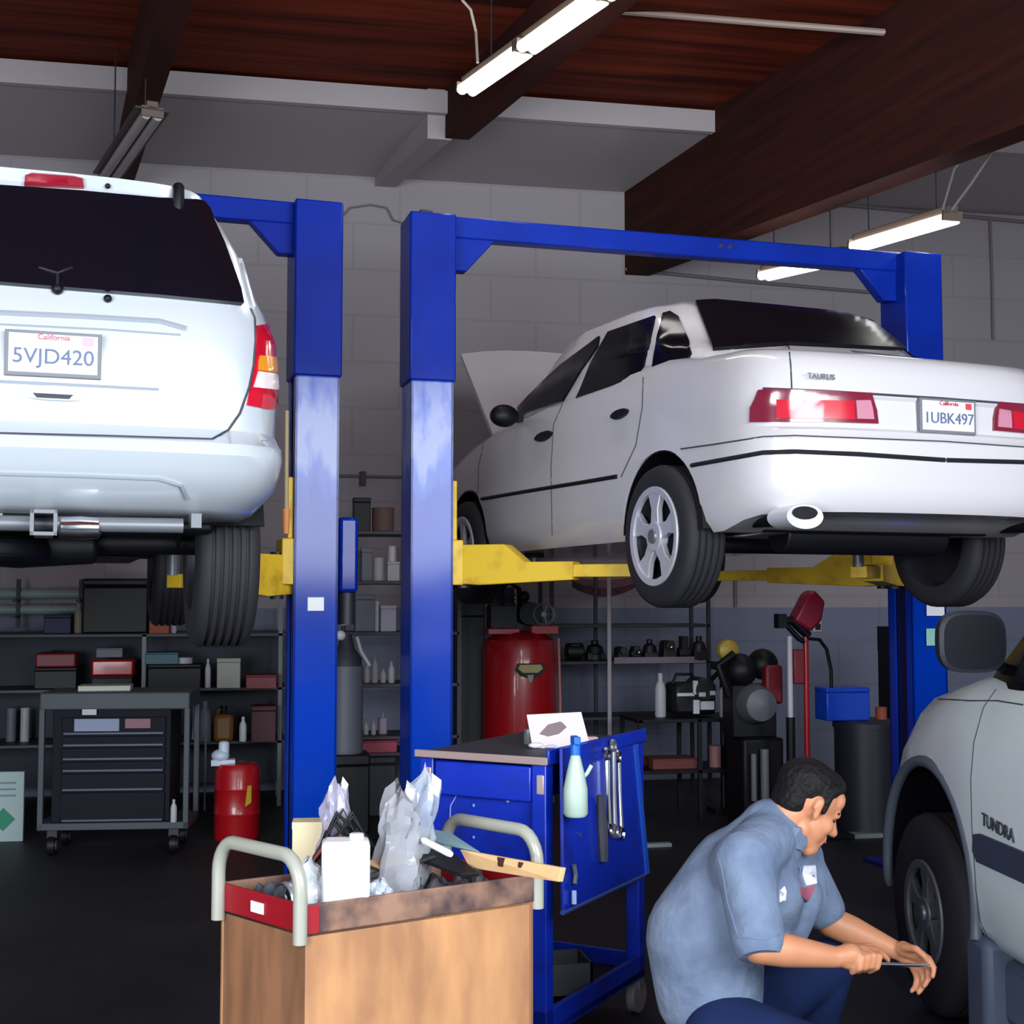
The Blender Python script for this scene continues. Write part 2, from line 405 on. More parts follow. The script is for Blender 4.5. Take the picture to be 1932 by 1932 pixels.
def column(fr, x, side, parent, H, carz):
    """C-shaped column at local x; side=+1: open channel faces +x"""
    s = side
    mb = MB(); wd, dp, t = .23, .26, .012
    mb.b2((x-wd/2, -dp/2, 0), (x+wd/2, -dp/2+t, H))                 # front plate
    mb.b2((x-wd/2, dp/2-t, 0), (x+wd/2, dp/2, H))                   # back plate
    mb.b2((x-s*wd/2, -dp/2, 0), (x-s*wd/2+s*t, dp/2, H))            # web away from the bay
    mb.b2((x+s*wd/2, -dp/2, 0), (x+s*wd/2-s*t, -dp/2+.07, H)); mb.b2((x+s*wd/2, dp/2-.07, 0), (x+s*wd/2-s*t, dp/2, H))
    mb.b2((x-wd/2, -dp/2, H-.01), (x+wd/2, dp/2, H))
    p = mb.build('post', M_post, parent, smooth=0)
    mb = MB().b2((x-wd/2-.012, -dp/2-.012, 2.75), (x+wd/2+.012, dp/2+.012, H+.005)); mb.build('post_extension', M_blue, p, bev=.01)
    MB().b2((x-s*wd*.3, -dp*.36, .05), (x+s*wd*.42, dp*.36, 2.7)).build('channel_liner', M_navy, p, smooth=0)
    MB().b2((x-.24, -.26, 0), (x+.24, .26, .02)).build('base_plate', M_blue, parent, bev=.004)
    mb = MB(); mb.b2((x+s*wd/2-.005*s, -.12, carz-.14), (x+s*(wd/2+.06), .12, carz+.10)); mb.b2((x+s*wd/2, -.10, carz+.1), (x+s*(wd/2+.03), -.06, carz+.42))
    return mb.build('carriage', M_yel, parent, bev=.006)
def arm(parent, a, b, z, padz, name='lift_arm'):
    """swing arm: deep knuckle at a, thinner telescoping tube to b, with a pad"""
    a = V((a[0], a[1], z)); b = V((b[0], b[1], z)); t = (b-a).normalized(); L = (b-a).length; n = V((-t.y, t.x, 0))
    def pr(mb, prof, wd):
        mb.prism([a+t*u+V((0,0,h)) for u, h in prof], n*wd/2, -n*wd/2)
    mb = MB(); pr(mb, [(-.06,-.09), (.12,-.10), (L*.62,-.075), (L*.62,.02), (L*.36,.02), (.26,.115), (.02,.115), (-.06,.10)], .12)
    o = mb.build(name, M_yel, parent, bev=.005)
    mb = MB(); pr(mb, [(L*.5,-.06), (L,-.06), (L,.005), (L*.5,.005)], .09); mb.build('arm_extension', M_yel, o, bev=.003)
    mb = MB(); mb.cyl(b+V((0,0,0)), b+V((0,0,padz-z-.03)), .03); mb.build('pad_screw', M_steel, o)
    MB().cyl(b+V((0,0,padz-z-.035)), b+V((0,0,padz-z)), .06).build('rubber_pad', M_rub, o)
    MB().cyl(a+V((0,0,-.115)), a+V((0,0,.13)), .035).build('arm_pin', M_dark, o)
    return o
LH = 3.66
# lift under the sedan
pm = P(806, 700, 7.16); prr = P(1722, 700, 7.98)
c2 = V(((pm.x+prr.x)/2, (pm.y+prr.y)/2, 0)); FL2 = Fr(c2, 16); 
xl = FL2.L((pm.x, pm.y, 0)).x; xr = FL2.L((prr.x, prr.y, 0)).x
lift = thing('vehicle_lift', 'blue two-post lift with yellow arms holding up the white sedan', 'car lift', FL2, 'two-post lifts')
column(FL2, xl, 1, lift, LH, 1.80); column(FL2, xr, -1, lift, LH, 1.80)
mb = MB(); mb.b2((xl, -.05, LH-.10), (xr, .05, LH+.02)); mb.build('crossbeam', M_blue, lift, bev=.01)
for x, s in ((xl+.11, 1), (xr-.11, -1)):
    MB().prism([(x, 0, LH-.02), (x+s*.26, 0, LH-.02), (x+s*.26, 0, LH-.10), (x+s*.10, 0, LH-.28), (x, 0, LH-.28)], (0,-.04,0), (0,.04,0)).build('gusset', M_blue, lift, bev=.006)
mb = MB().b2((xl-.05, -.03, LH), (xl+.02, .05, LH+.05)); mb.build('pulley_cap', M_dark, lift, bev=.006)
for k in (-.03, .03): MB().cyl((.25+k, -.062, LH-.03), (.25+k, -.05, LH-.03), .012).build('beam_bolt', M_chrome, lift)
def labelplate(parent, x, y, z, w_, h, m, name='sticker'):
    return MB().b2((x-w_/2, y-.003, z-h/2), (x+w_/2, y, z+h/2)).build(name, m, parent, bev=.001)
labelplate(lift, xr+.03, -.146, 1.52, .12, .07, M_white)
labelplate(lift, xr+.03, -.146, 1.36, .13, .10, mat('pale_green_label', (150,205,190), .5), 'green_sticker')
# lift under the silver vehicle: only its right column stands in the picture
pl = P(592, 700, 7.0); FL1 = Fr((pl.x, pl.y, 0), 18)
lift1 = thing('vehicle_lift', 'blue lift post beside the silver vehicle, with a yellow carriage', 'car lift', FL1, 'two-post lifts')
column(FL1, 0, -1, lift1, LH+.02, 1.80); column(FL1, -3.0, 1, lift1, LH+.02, 1.80)
MB().b2((-3.0, -.05, LH-.09), (0, .05, LH+.03)).build('crossbeam', M_blue, lift1, bev=.01)
MB().prism([(-.11, 0, LH), (-.36, 0, LH), (-.36, 0, LH-.08), (-.2, 0, LH-.25), (-.11, 0, LH-.25)], (0,-.04,0), (0,.04,0)).build('gusset', M_blue, lift1, bev=.006)
labelplate(lift1, 0, -.131, 1.56, .085, .07, M_white)
mb = MB().b2((.135, -.05, 1.62), (.24, .12, 2.02)); mb.build('power_unit', M_blue, lift1, bev=.02)
MB().cyl((.19, .03, 1.45), (.19, .03, 1.64), .05).build('motor', M_dark, lift1)
# ---------------------------------------------------------------- wheels
def wheel(parent, c, r, wd, side, rimr=None, spokes=5, name='wheel', rimm=None, grooves=4):
    """axle along x; side=-1: outer face toward -x"""
    rimr = rimr or r*.66; c = V(c); s = side
    prof = [(rimr, -.5), (rimr+.02, -.52), (r*.9, -.5), (r*.97, -.44), (r, -.34)]
    for g in range(grooves):
        u = -.34+.68*(g+.5)/grooves
        prof += [(r, u-.035), (r-.012, u-.03), (r-.012, u+.03), (r, u+.035)]
    prof += [(r, .34), (r*.97, .44), (r*.9, .5), (rimr+.02, .52), (rimr, .5), (rimr-.01, 0), (rimr, -.5)]
    w_ = MB().lathe([(a, b*wd) for a, b in prof], c, 'x', 48).build(name, M_rub, parent, smooth=50)
    o = s*wd*.5
    MB().lathe([(rimr-.005, -wd*.42), (rimr+.004, -wd*.5), (rimr+.004, wd*.5), (rimr-.012, wd*.5), (rimr-.02, -wd*.3), (rimr-.005, -wd*.42)], c, 'x', 40).lathe([(.001,-.02*wd), (rimr-.01,-.02*wd), (rimr-.01,.02*wd), (.001,.02*wd)], c, 'x', 30).build('rim_barrel', M_dark, w_)
    mb = MB(); xo = o*.86
    mb.lathe([(rimr-.03, -.012), (rimr+.002, -.014), (rimr+.002, .014), (rimr-.03, .012), (rimr-.03, -.012)], c+V((o*.97,0,0)), 'x', 40)
    mb.cyl(c+V((xo-.02*s,0,0)), c+V((xo+.022*s,0,0)), rimr*.34, rimr*.30)
    for k in range(spokes):
        a = 2*pi*k/spokes+pi/2
        rad = V((0, cos(a), sin(a))); tn = V((0, -sin(a), cos(a)))
        q = [c+V((xo,0,0))+rad*rimr*.2+tn*rimr*.16, c+V((xo,0,0))+rad*(rimr*.55)+tn*rimr*.13, c+V((xo,0,0))+rad*(rimr-.01)+tn*rimr*.30, c+V((xo,0,0))+rad*(rimr-.01)-tn*rimr*.30, c+V((xo,0,0))+rad*(rimr*.55)-tn*rimr*.13, c+V((xo,0,0))+rad*rimr*.2-tn*rimr*.16]
        mb.prism(q, (-.015,0,0), (.015,0,0))
    mb.build('rim', rimm or M_rim, w_, bev=.004)
    MB().lathe([(rimr*.16, 0), (rimr*.14, .012*s), (.001, .014*s)], c+V((xo+.02*s,0,0)), 'x', 16).build('hub_cap', M_steel, w_)
    return w_
def ip(tab):
    def f(y):
        if y <= tab[0][0]: return tab[0][1]
        for (a, b), (c, d) in zip(tab, tab[1:]):
            if y <= c: t = (y-a)/(c-a); t = t*t*(3-2*t); return b+(d-b)*t
        return tab[-1][1]
    return f
# ---------------------------------------------------------------- white sedan on the lift
rp = P(1782, 787, 5.65); SB = 1.545
FS = Fr((rp.x, rp.y, SB), 22)
sed = thing('sedan', 'white four-door sedan raised on the blue lift with its hood open', 'car', FS)
plan = [(0,0), (-.25,.006), (-.45,.02), (-.60,.045), (-.70,.08), (-.77,.13), (-.82,.20), (-.85,.30), (-.865,.45), (-.87,.7), (-.875,1.0), (-.88,1.4), (-.885,1.9), (-.885,2.4), (-.88,2.9), (-.87,3.3), (-.86,3.7), (-.84,4.1), (-.79,4.4), (-.68,4.62), (-.5,4.75), (-.25,4.8), (0,4.82)]
zb = ip([(0,.41), (.25,.40), (.5,.34), (.8,.33), (4.0,.32), (4.8,.36)])
zt = ip([(0,1.09), (.5,1.14), (1.3,1.22), (2.4,1.18), (3.3,1.11), (3.7,1.06), (4.3,.95), (4.8,.75)])
lev = [(0,.06,.05,.04), (.06,.02,.015,.01), (.16,.0,.0,0), (.44,.0,0,0), (.46,.006,.012,0), (.50,.01,.02,.02), (.52,.014,.045,.03), (.70,.016,.05,.06), (.72,.018,.04,.06), (.86,.035,.05,.08), (.94,.06,.07,.1), (.985,.09,.10,.12), (1,.13,.13,.15)]
body = shell(plan, lev, zb, zt, 'body', M_whitecar, sed)
WR = (-.80, .95, .335); WF = (-.80, 3.60, .34)
cuts = [MB().cyl((-1.1, WR[1], WR[2]+.02), (-.55, WR[1], WR[2]+.02), .385, n=48), MB().cyl((1.1, WR[1], WR[2]+.02), (.55, WR[1], WR[2]+.02), .385, n=48),
        MB().cyl((-1.1, WF[1], WF[2]+.02), (-.55, WF[1], WF[2]+.02), .385, n=48), MB().cyl((1.1, WF[1], WF[2]+.02), (.55, WF[1], WF[2]+.02), .385, n=48)]
carve(body, cuts)
# cabin
tum = .26
cplan = [(0,.60), (-.35,.61), (-.60,.64), (-.72,.72), (-.79,.95), (-.82,1.4), (-.83,2.2), (-.81,2.9), (-.76,3.4), (-.62,3.6), (-.3,3.68), (0,3.7)]
clev = [(0,0,0,0), (.2,.015,.05,.1), (.4,.03,.13,.26), (.5,.07,.27,.52), (.75,.12,.42,.78), (.93,.17,.54,1.0), (1,.24,.66,1.15)]
ctop = ip([(.9,1.46), (1.4,1.57), (2.0,1.60), (2.6,1.56), (3.2,1.46)])
cabin = shell(cplan, clev, lambda y: zt(y)-.11, lambda y: ctop(y), 'cabin', M_whitecar, sed, rear=1.5)
SU = Surf(FS, [body, cabin])
SC = Surf(FS, [cabin])
patch('rear_window', SC, [(1312,574),(1360,570),(1450,574),(1560,586),(1660,604),(1720,624),(1775,655),(1700,662),(1490,652),(1345,662)], mat('sedan_rear_glass', (14,13,20), .3, spec=.15), sed, step=10, off=.022)
patch('side_window', SC, [(1133,636),(1060,690),(1000,745),(975,772),(985,782),(1064,757),(1098,700),(1130,655)], M_glass, sed, off=.014, step=9, mirror=True)
patch('side_window', SC, [(1150,628),(1238,598),(1226,650),(1212,712),(1090,752),(1098,735),(1118,685)], M_glass, sed, off=.014, step=9, mirror=True)
patch('quarter_window', SC, [(1252,594),(1266,590),(1282,600),(1300,640),(1306,668),(1296,685),(1232,708),(1240,650)], M_glass, sed, off=.014, step=9, mirror=True)
strip('door_gap', SU, [(1064,757),(1045,800),(1040,880),(1042,1010)], M_seam, sed, .0035, True)
strip('door_gap', SU, [(1214,712),(1212,770),(1200,840),(1172,900)], M_seam, sed, .0035, True)
strip('door_gap', SU, [(918,812),(903,880),(902,960),(905,1005)], M_seam, sed, .0035, True)
strip('side_moulding', SU, [(900,943),(1000,926),(1100,910),(1165,899)], M_blk, sed, .012, True)
strip('bumper_moulding', SU, [(1295,880),(1350,870),(1440,854),(1500,852),(1620,857),(1782,868)], M_dark, sed, .011, True)
strip('bumper_gap', SU, [(1285,847),(1350,838),(1440,824),(1500,822),(1782,833)], M_seam, sed, .004, True)
strip('trunk_gap', SU, [(1488,652),(1492,690),(1494,735)], M_seam, sed, .0035, True)
strip('trunk_gap', SU, [(1440,733),(1560,738),(1782,752)], M_seam, sed, .006, True)
tl = [(1432,737),(1460,735),(1550,738),(1642,742),(1652,775),(1655,800),(1560,797),(1417,797),(1418,770)]
patch('tail_light', SU, tl, M_lensd, sed, off=.012, mirror=True)
patch('tail_light_lens', SU, [(1465,755),(1608,757),(1610,792),(1465,790)], M_lens, sed, off=.016, mirror=True)
patch('tail_light_lens', SU, [(1612,752),(1640,752),(1646,792),(1614,791)], mat('pink_lens', (196,130,150), .2, coat=.7), sed, off=.016, mirror=True)
# plate
def plate(parent, fr, c, wd, txt, th, mark, nrm_y=-.03, tilt=0):
    Rm = Matrix.Rotation(tilt, 4, 'X'); T = Matrix.Translation(V(c))
    def q(mb, name, m, par): mb.xf(T @ Rm); return mb.build(name, m, par, bev=.002)
    h = wd*.5; o = q(MB().b2((-wd/2, -.012, -h/2), (wd/2, .01, h/2)), 'plate_frame', M_grey, parent)
    p = q(MB().b2((-wd/2+.012, -.016, -h/2+.012), (wd/2-.012, -.010, h/2-.010)), 'license_plate', M_plate, parent)
    text(txt, th, 'plate_number', M_ink, p, T @ Rm @ basis((0,-.018,-.012), (1,0,0), (0,0,1)))
    text('California', .026, 'state_name', mat('plate_red', (200,70,90), .6), p, T @ Rm @ basis((0,-.018,h*.36), (1,0,0), (0,0,1)))
    q(MB().b2((wd*.30, -.019, h*.22), (wd*.41, -.015, h*.40)), 'sticker', mark, p)
    return p
pc, _ = SU.hit(1782, 787)
plate(sed, FS, (pc.x, pc.y-.012, pc.z), .30, '1UBK497', .068, mat('plate_red2', (200,60,80), .5))
bg, _ = SU.hit(1545, 712)
text('TAURUS', .035, 'trunk_badge', M_steel, sed, basis((bg.x, bg.y-.018, bg.z), (1,-.06,0), (0,.1,1)))
for px, py in ((1028,825),(1172,783)):
    patch('door_handle', SU, [(px-17,py+6),(px-8,py-6),(px+10,py-12),(px+16,py-10),(px+12,py),(px-4,py+10)], M_blk, sed, off=.02, th=.004, step=8, rnd=1, mirror=True)
h = FS.px(950, 785, 0, -.95)
mb = MB(); mb.sph(h+V((0,-.01,.0)), .1, 12, (.9,.6,.68)); mb.b2(h+V((0,-.02,-.03)), h+V((.12,.05,.03))); mb.build('side_mirror', M_blk, sed)
mb = MB(); mb.sph(V((-h.x, h.y-.01, h.z)), .1, 12, (.9,.6,.68)); mb.build('side_mirror', M_blk, sed)
def liner(parent, x, y, z, r, w_=.3, a0=0):
    """inner fender: a half tunnel over the wheel with its inner wall"""
    s = 1 if x > 0 else -1; n = 24; vs = []; fs = []
    for k in range(n+1):
        a = a0+(pi-2*a0)*k/n; c, d = cos(a), sin(a)
        for rr, dx in ((r, 0), (r, -w_), (r*.25, -w_), (r*.25, -w_-.01), (r+.01, -w_-.01), (r+.01, 0)): vs.append((x+s*dx, y+rr*c, z+rr*d))
    for k in range(n):
        for j in range(6): fs.append((k*6+j, k*6+(j+1)%6, k*6+6+(j+1)%6, k*6+6+j))
    fs += [(0,1,2,3,4,5), tuple(n*6+j for j in range(6))]
    MB().add(vs, fs).build('wheel_liner', M_blk, parent)
for s in (-1, 1):
    liner(sed, s*.865, .95, .355, .378); liner(sed, s*.86, 3.6, .36, .378)
    wheel(sed, (s*WR[0]*-1 if s > 0 else WR[0], WR[1], WR[2]), .335, .20, s, .232, 5)
    wheel(sed, (s*.80, WF[1], WF[2]), .335, .20, s, .232, 5)
    # exhaust tips
    e_ = FS.px(1519, 974, 1, .0)
    MB().lathe([(.048,.004), (.052,0), (.05,.02), (.046,.16)], (s*e_.x*-1 if s > 0 else e_.x, 0, e_.z), 'y', 24, 1.7, 1).build('exhaust_tip', mat('polished_tip', (240,240,244), .3, metal=.3), sed)
    MB().lathe([(.036,-.002), (.036,.05)], (s*abs(e_.x), 0, e_.z+.014), 'y', 20, 1.7, .75).build('exhaust_mouth', M_blk, sed)
mb = MB(); mb.b2((-.62,.45,.34), (.62,4.3,.46)); mb.cyl((e_.x,.12,e_.z), (e_.x*.9,.8,.40), .035); mb.cyl((-e_.x,.12,e_.z), (-e_.x*.9,.8,.40), .035)
mb.cyl((-.7,.95,.3), (.7,.95,.3), .04); mb.cyl((-.45,.6,.34), (.45,.6,.34), .09)
mb.build('underbody', M_blk, sed, bev=.01)
# raised hood
hz = .93
hood = MB(); a = V((-.70,3.42,.98)); up = V((0,.74,.67)).normalized()
q = []
for j in range(7):
    t = j/6*1.10
    for i in range(9):
        u = -1+2*i/8; wd = .72-.05*j/6
        q.append(V((u*wd, 3.45, 1.06))+up*t+V((0,0,.04*(1-u*u)-.02*j*abs(u)**4/6)))
fs = []
for j in range(6):
    for i in range(8): fs.append((j*9+i, j*9+i+1, (j+1)*9+i+1, (j+1)*9+i))
n0 = len(q); q2 = q+[p+V((0,.02,-.02)) for p in q]; fs2 = fs+[tuple(k+n0 for k in reversed(f)) for f in fs]
for i in range(8): fs2 += [(i+1, i, i+n0, i+1+n0), (54+i, 55+i, 55+i+n0, 54+i+n0)]
for j in range(6): fs2 += [(j*9, j*9+9, j*9+9+n0, j*9+n0), (j*9+17, j*9+8, j*9+8+n0, j*9+17+n0)]
MB().add(q2, fs2).build('hood', M_whitecar, sed)
# arms of the sedan lift reach under the sills
def loc2(fr_to, fr_from, p): return fr_to.L(fr_from.M @ V(p))
sz = SB+.33
for (sx, sy, x0) in ((-.66, 1.45, xl+.19), (-.62, 3.05, xl+.19), (.62, 1.45, xr-.19), (.62, 3.05, xr-.19)):
    t_ = loc2(FL2, FS, (sx, sy, 0)); arm(lift, (x0, -.06 if sy < 2 else .06), (t_.x, t_.y), 1.76, sz)
# ---------------------------------------------------------------- silver vehicle on the left lift
vp = P(101, 671, 4.40); VB = 1.42
FV = Fr((vp.x, vp.y, VB), 19)
suv = thing('minivan', 'silver family vehicle raised on the left lift, seen from behind', 'car', FV)
H = .80
plan = [(0,-.03), (-.3,-.025), (-.5,-.01), (-.62,.01), (-.70,.05), (-.755,.11), (-.785,.2), (-.80,.35), (-.81,.7), (-.82,1.2), (-.82,3.6), (-.80,4.1), (-.72,4.4), (-.5,4.55), (0,4.6)]
lz = lambda z: (z-.465)/(1.70-.465)
ROOF = 1.70
lev = [(0,.12,.16,0), (lz(.485),.08,.09,0), (lz(.52),.05,.035,0), (lz(.56),.02,-.03,0), (lz(.61),.005,-.07,0), (lz(.66),.0,-.10,0), (lz(.70),.0,-.09,0), (lz(.735),.005,-.01,0), (lz(.76),.01,.02,.1), (lz(.9),.01,.0,.5), (lz(1.12),.02,.03,.8), (lz(1.22),.05,.06,1.0), (lz(1.27),.075,.08,1.2), (lz(1.45),.13,.17,1.6), (lz(1.58),.19,.25,1.9), (lz(1.64),.235,.27,2.1), (lz(1.68),.27,.25,2.3), (1,.34,.36,2.4)]
sbody = shell(plan, lev, lambda y: .465, lambda y: 1.70, 'body', M_silver, suv, rear=1.6)
carve(sbody, [MB().cyl((-1.1,.95,.33), (-.5,.95,.33), .42, n=40), MB().cyl((1.1,.95,.33), (.5,.95,.33), .42, n=40)])
SV = Surf(FV, [sbody])
patch('rear_window', SV, [(-330,330),(-200,334),(0,356),(150,366),(300,380),(376,384),(388,399),(418,465),(449,551),(454,577),(300,562),(100,546),(0,538),(-200,532),(-380,525),(-360,440)], mat('rear_glass', (15,13,22), .12, spec=.3), suv, step=12, off=.024)
patch('brake_light', SV, [(48,329),(60,325),(140,331),(156,335),(158,357),(46,352)], mat('dull_red', (140,20,40), .3), suv, off=.018, step=10)
sl = SV
patch('tail_light', SV, [(482,616),(500,613),(526,622),(532,690),(533,772),(500,771),(464,764),(474,720),(482,670)], M_lens, suv, off=.010, mirror=True, step=9)
patch('tail_light_lens', SV, [(486,672),(530,675),(532,706),(484,700)], M_amber, suv, off=.015, mirror=True, step=8)
patch('tail_light_lens', SV, [(484,702),(532,708),(533,738),(475,732)], M_clear, suv, off=.015, mirror=True, step=8)
for nm, ln, r_ in (('tailgate_gap', [(472,582),(480,600),(482,640),(478,690),(470,730),(452,780),(430,812),(400,829),(200,823),(0,818),(-200,812)], .005),
    ('tailgate_crease', [(0,590),(150,597),(300,606),(350,620)], .010), ('tailgate_crease', [(0,612),(200,622),(340,632)], .004), ('tailgate_crease', [(0,720),(150,727),(300,735)], .006),
    ('bumper_crease', [(0,893),(150,897),(300,903),(340,915),(352,940)], .008), ('bumper_crease', [(490,832),(535,835)], .004)):
    strip(nm, SV, ln, mat('crease_grey', (150,156,166), .5) if 'crease' in nm else M_seam, suv, r_, mirror=False)
hh, _ = SV.hit(101, 671)
plate(suv, FV, (hh.x, hh.y-.012, hh.z), .305, '5VJD420', .072, mat('plate_pink', (225,160,180), .5), tilt=R(-2))
patch('tailgate_handle', SV, [(35,728),(60,726),(140,729),(168,735),(160,752),(140,757),(60,752),(40,744)], M_silver, suv, off=.028, step=10, rnd=2)
patch('handle_recess', SV, [(62,741),(138,745),(130,753),(70,750)], M_seam, suv, off=.030, step=9)
for px, py, r_ in ((108,548,.020), (203,566,.014), (203,350,.010)):
    h_, n_ = SV.hit(px, py); MB().sph(h_+n_*.01, r_, 10).build('wiper_pivot' if px == 108 else 'rubber_stop', M_blk, suv)
h_, n_ = SV.hit(108, 545); a_, n2 = SV.hit(108, 525); c_, n3 = SV.hit(75, 512); d_, n4 = SV.hit(135, 512)
MB().tube([h_+n_*.02, a_+n2*.03], .008).tube([c_+n3*.02, a_+n2*.03, d_+n4*.02], .009).build('wiper', M_blk, suv)
h_, n_ = SV.hit(332, 385)
mb = MB(); h2, n2 = SV.hit(332, 374)
mb.tube([h_+n_*.015+V((0,0,-.06)), h_+n_*.03, h2+n2*.03+V((0,0,.04)), h2+V((.02,.12,.05)), h2+V((.02,.2,0))], .022, 10)
mb.build('roof_strap', M_blk, suv)
h_, n_ = SV.hit(478, 560)
strip('pillar_trim', SV, [(404,386),(432,440),(455,500),(476,580)], M_silver, suv, .012)
# underneath
mb = MB(); mb.b2((-.6,.55,.42), (.6,4.2,.55)); mb.b2((-.45,1.2,.35), (.40,2.5,.46)); mb.lathe([(.1,.33),(.24,.31),(.26,.36),(.24,.41),(.1,.40)], (-.25,.85,0), n=24); mb.cyl((-.7,.95,.40), (.7,.95,.40), .05); mb.sph((0,.95,.42), .12); mb.lathe([(.07,-.3),(.09,0),(.07,.3)], (-.12,.9,.38), 'x', 20)
mb.build('underbody', M_blk, suv, bev=.02)
fz = lambda px, py: FV.px(px, py, 1, .04)
a_ = fz(-120, 985); b_ = fz(345, 992)
hit_ = MB().cyl(a_, b_, .026, n=14).build('hitch_tube', M_steel, suv)
c_ = fz(83, 990); mb = MB(); s_ = .036
for dx, dz, wx, wz in ((-s_,0,.012,.084), (s_,0,.012,.084), (0,-s_,.084,.012), (0,s_,.084,.012)): mb.box(c_+V((dx,-.04,dz)), (wx,.22,wz))
mb.build('hitch_receiver', M_grey, hit_)
MB().b2(c_+V((-.03,.0,-.03)), c_+V((.03,.02,.03))).build('receiver_hollow', M_blk, hit_)
a_ = fz(115, 995); b_ = fz(168, 995); MB().lathe([(.02,-.01),(.036,.0),(.040,.06),(.036,.12),(.02,.13)], a_, 'x', 16).build('hitch_clamp', M_chrome, hit_)
for px in (-5, 372): 
    q_ = fz(px, 985); MB().b2(q_+V((-.02,-.0,-.02)), q_+V((.015,.1,.03))).build('hitch_bracket', M_grey, hit_)
for s in (-1, 1):
    liner(suv, s*.79, .95, .33, .412, a0=.3)
    wheel(suv, (s*.67, .98, .345), .375, .24, s, .22, 5, grooves=5); wheel(suv, (s*.68, 3.7, .36), .36, .22, s, .22, 5)
t_ = FL1.L(FV.M @ V((.55, 1.8, 0))); arm(lift1, (-.19, -.05), (t_.x, t_.y), 1.70, VB+.42)
t_ = FL1.L(FV.M @ V((-.3, 2.6, 0))); arm(lift1, (-2.81, .06), (t_.x, t_.y), 1.70, VB+.42)
t_ = FL1.L(FV.M @ V((-.6, 1.6, 0))); arm(lift1, (-2.81, -.06), (t_.x, t_.y), 1.70, VB+.42)
q_ = FL1.pd(540, 960, 6.85); r_ = FL1.pd(541, 775, 6.85)
MB().cyl(q_, r_, .012).build('release_rod', mat('pale_rod', (176,156,120), .5), lift1)
MB().cyl(q_+V((0,0,-.13)), q_, .016, .022).build('rod_grip', mat('orange_grip', (226,140,80), .5), lift1)
# ---------------------------------------------------------------- white pickup-like vehicle on the right
sp_ = P(1836, 1600, 4.7)
ft = Fr((sp_.x, sp_.y, 0), 3)      # provisional frame at the door seam
FT = Fr(ft.M @ V((.93, 0, 0)), 3)
tr = thing('truck', 'white truck at the right edge, front wheel beside the crouching man', 'car', FT)
plan = [(0,-2.6), (-.7,-2.6), (-.86,-2.5), (-.92,-2.2), (-.93,-1.2), (-.93,-.3), (-.93,0), (-.93,.2), (-.925,.45), (-.91,.7), (-.885,.9), (-.83,1.05), (-.72,1.16), (-.45,1.24), (0,1.27)]
zb = lambda y: .36
zt = ip([(-2.6,1.34), (-.3,1.36), (.15,1.34), (.6,1.26), (.95,1.12), (1.27,.95)])
lev = [(0,.12,.05,.05), (.03,.06,.02,.02), (.10,.015,0,0), (.3,0,0,0), (.62,0,0,0), (.78,.025,.02,.05), (.88,.06,.04,.12), (.95,.12,.08,.2), (.985,.20,.12,.3), (1,.30,.15,.4)]
tb = shell(plan, lev, zb, zt, 'body', M_whitecar2 if 'M_whitecar2' in globals() else mat('cool_white_paint', (222,230,230), .35, coat=.7), tr, rear=.6)
TW = (-.80, .475, .50)
carve(tb, [MB().cyl((-1.2, TW[1], TW[2]), (-.5, TW[1], TW[2]), .46, n=56), MB().b2((-1.2, TW[1]-.46, 0), (-.5, TW[1]+.46, TW[2])), MB().cyl((1.2, TW[1], TW[2]), (.5, TW[1], TW[2]), .46, n=56)])
# cab above the belt
cab = shell([(0,-2.4), (-.7,-2.4), (-.82,-2.2), (-.84,-1), (-.83,-.1), (-.78,.2), (-.5,.3), (0,.34)], [(0,0,0,0), (.4,.06,.1,.3), (.85,.13,.2,.62), (1,.22,.3,.8)], lambda y: 1.28, lambda y: 1.86, 'cab', M_glass, tr, rear=.8)
ST = Surf(FT, [tb, cab])
strip('fender_seam', ST, [(1880,1300),(1856,1335),(1838,1400),(1832,1470),(1834,1560),(1842,1680),(1850,1740),(1872,1785)], M_seam, tr, .0025)
strip('hood_gap', ST, [(1715,1330),(1760,1318),(1830,1322),(1880,1322),(1931,1330)], M_seam, tr, .003)
o_ = patch('door_moulding', ST, [(1841,1574),(1852,1573),(1931,1606),(2080,1672),(2080,1738),(1931,1664),(1848,1626),(1840,1605)], mat('moulding_grey', (52,58,76), .6), tr, off=.012, step=9)
e_, n_ = ST.hit(1885, 1562)
text('TUNDRA', .062, 'door_lettering', mat('emblem_grey', (84,88,94), .4, metal=.5), tr, basis((e_.x-.006, e_.y-.0, e_.z), (0,-1,-.06), (0,0,1)))
patch('side_marker', ST, [(1711,1360),(1722,1352),(1716,1378),(1706,1392)], mat('orange_lens', (226,110,50), .3), tr, off=.008, step=6)
# arch lip
mb = MB(); pts = []
for k in range(25):
    a = -.15+ (pi+.3)*k/24; pts.append(V((-.918, TW[1]+.462*cos(a), TW[2]+.462*sin(a))))
mb.tube([V((-.905, TW[1]+.47, .40))]+pts+[V((-.925, TW[1]-.47, .40))], .022, 10); mb.build('arch_trim', mat('arch_grey', (88,94,106), .45), tr)
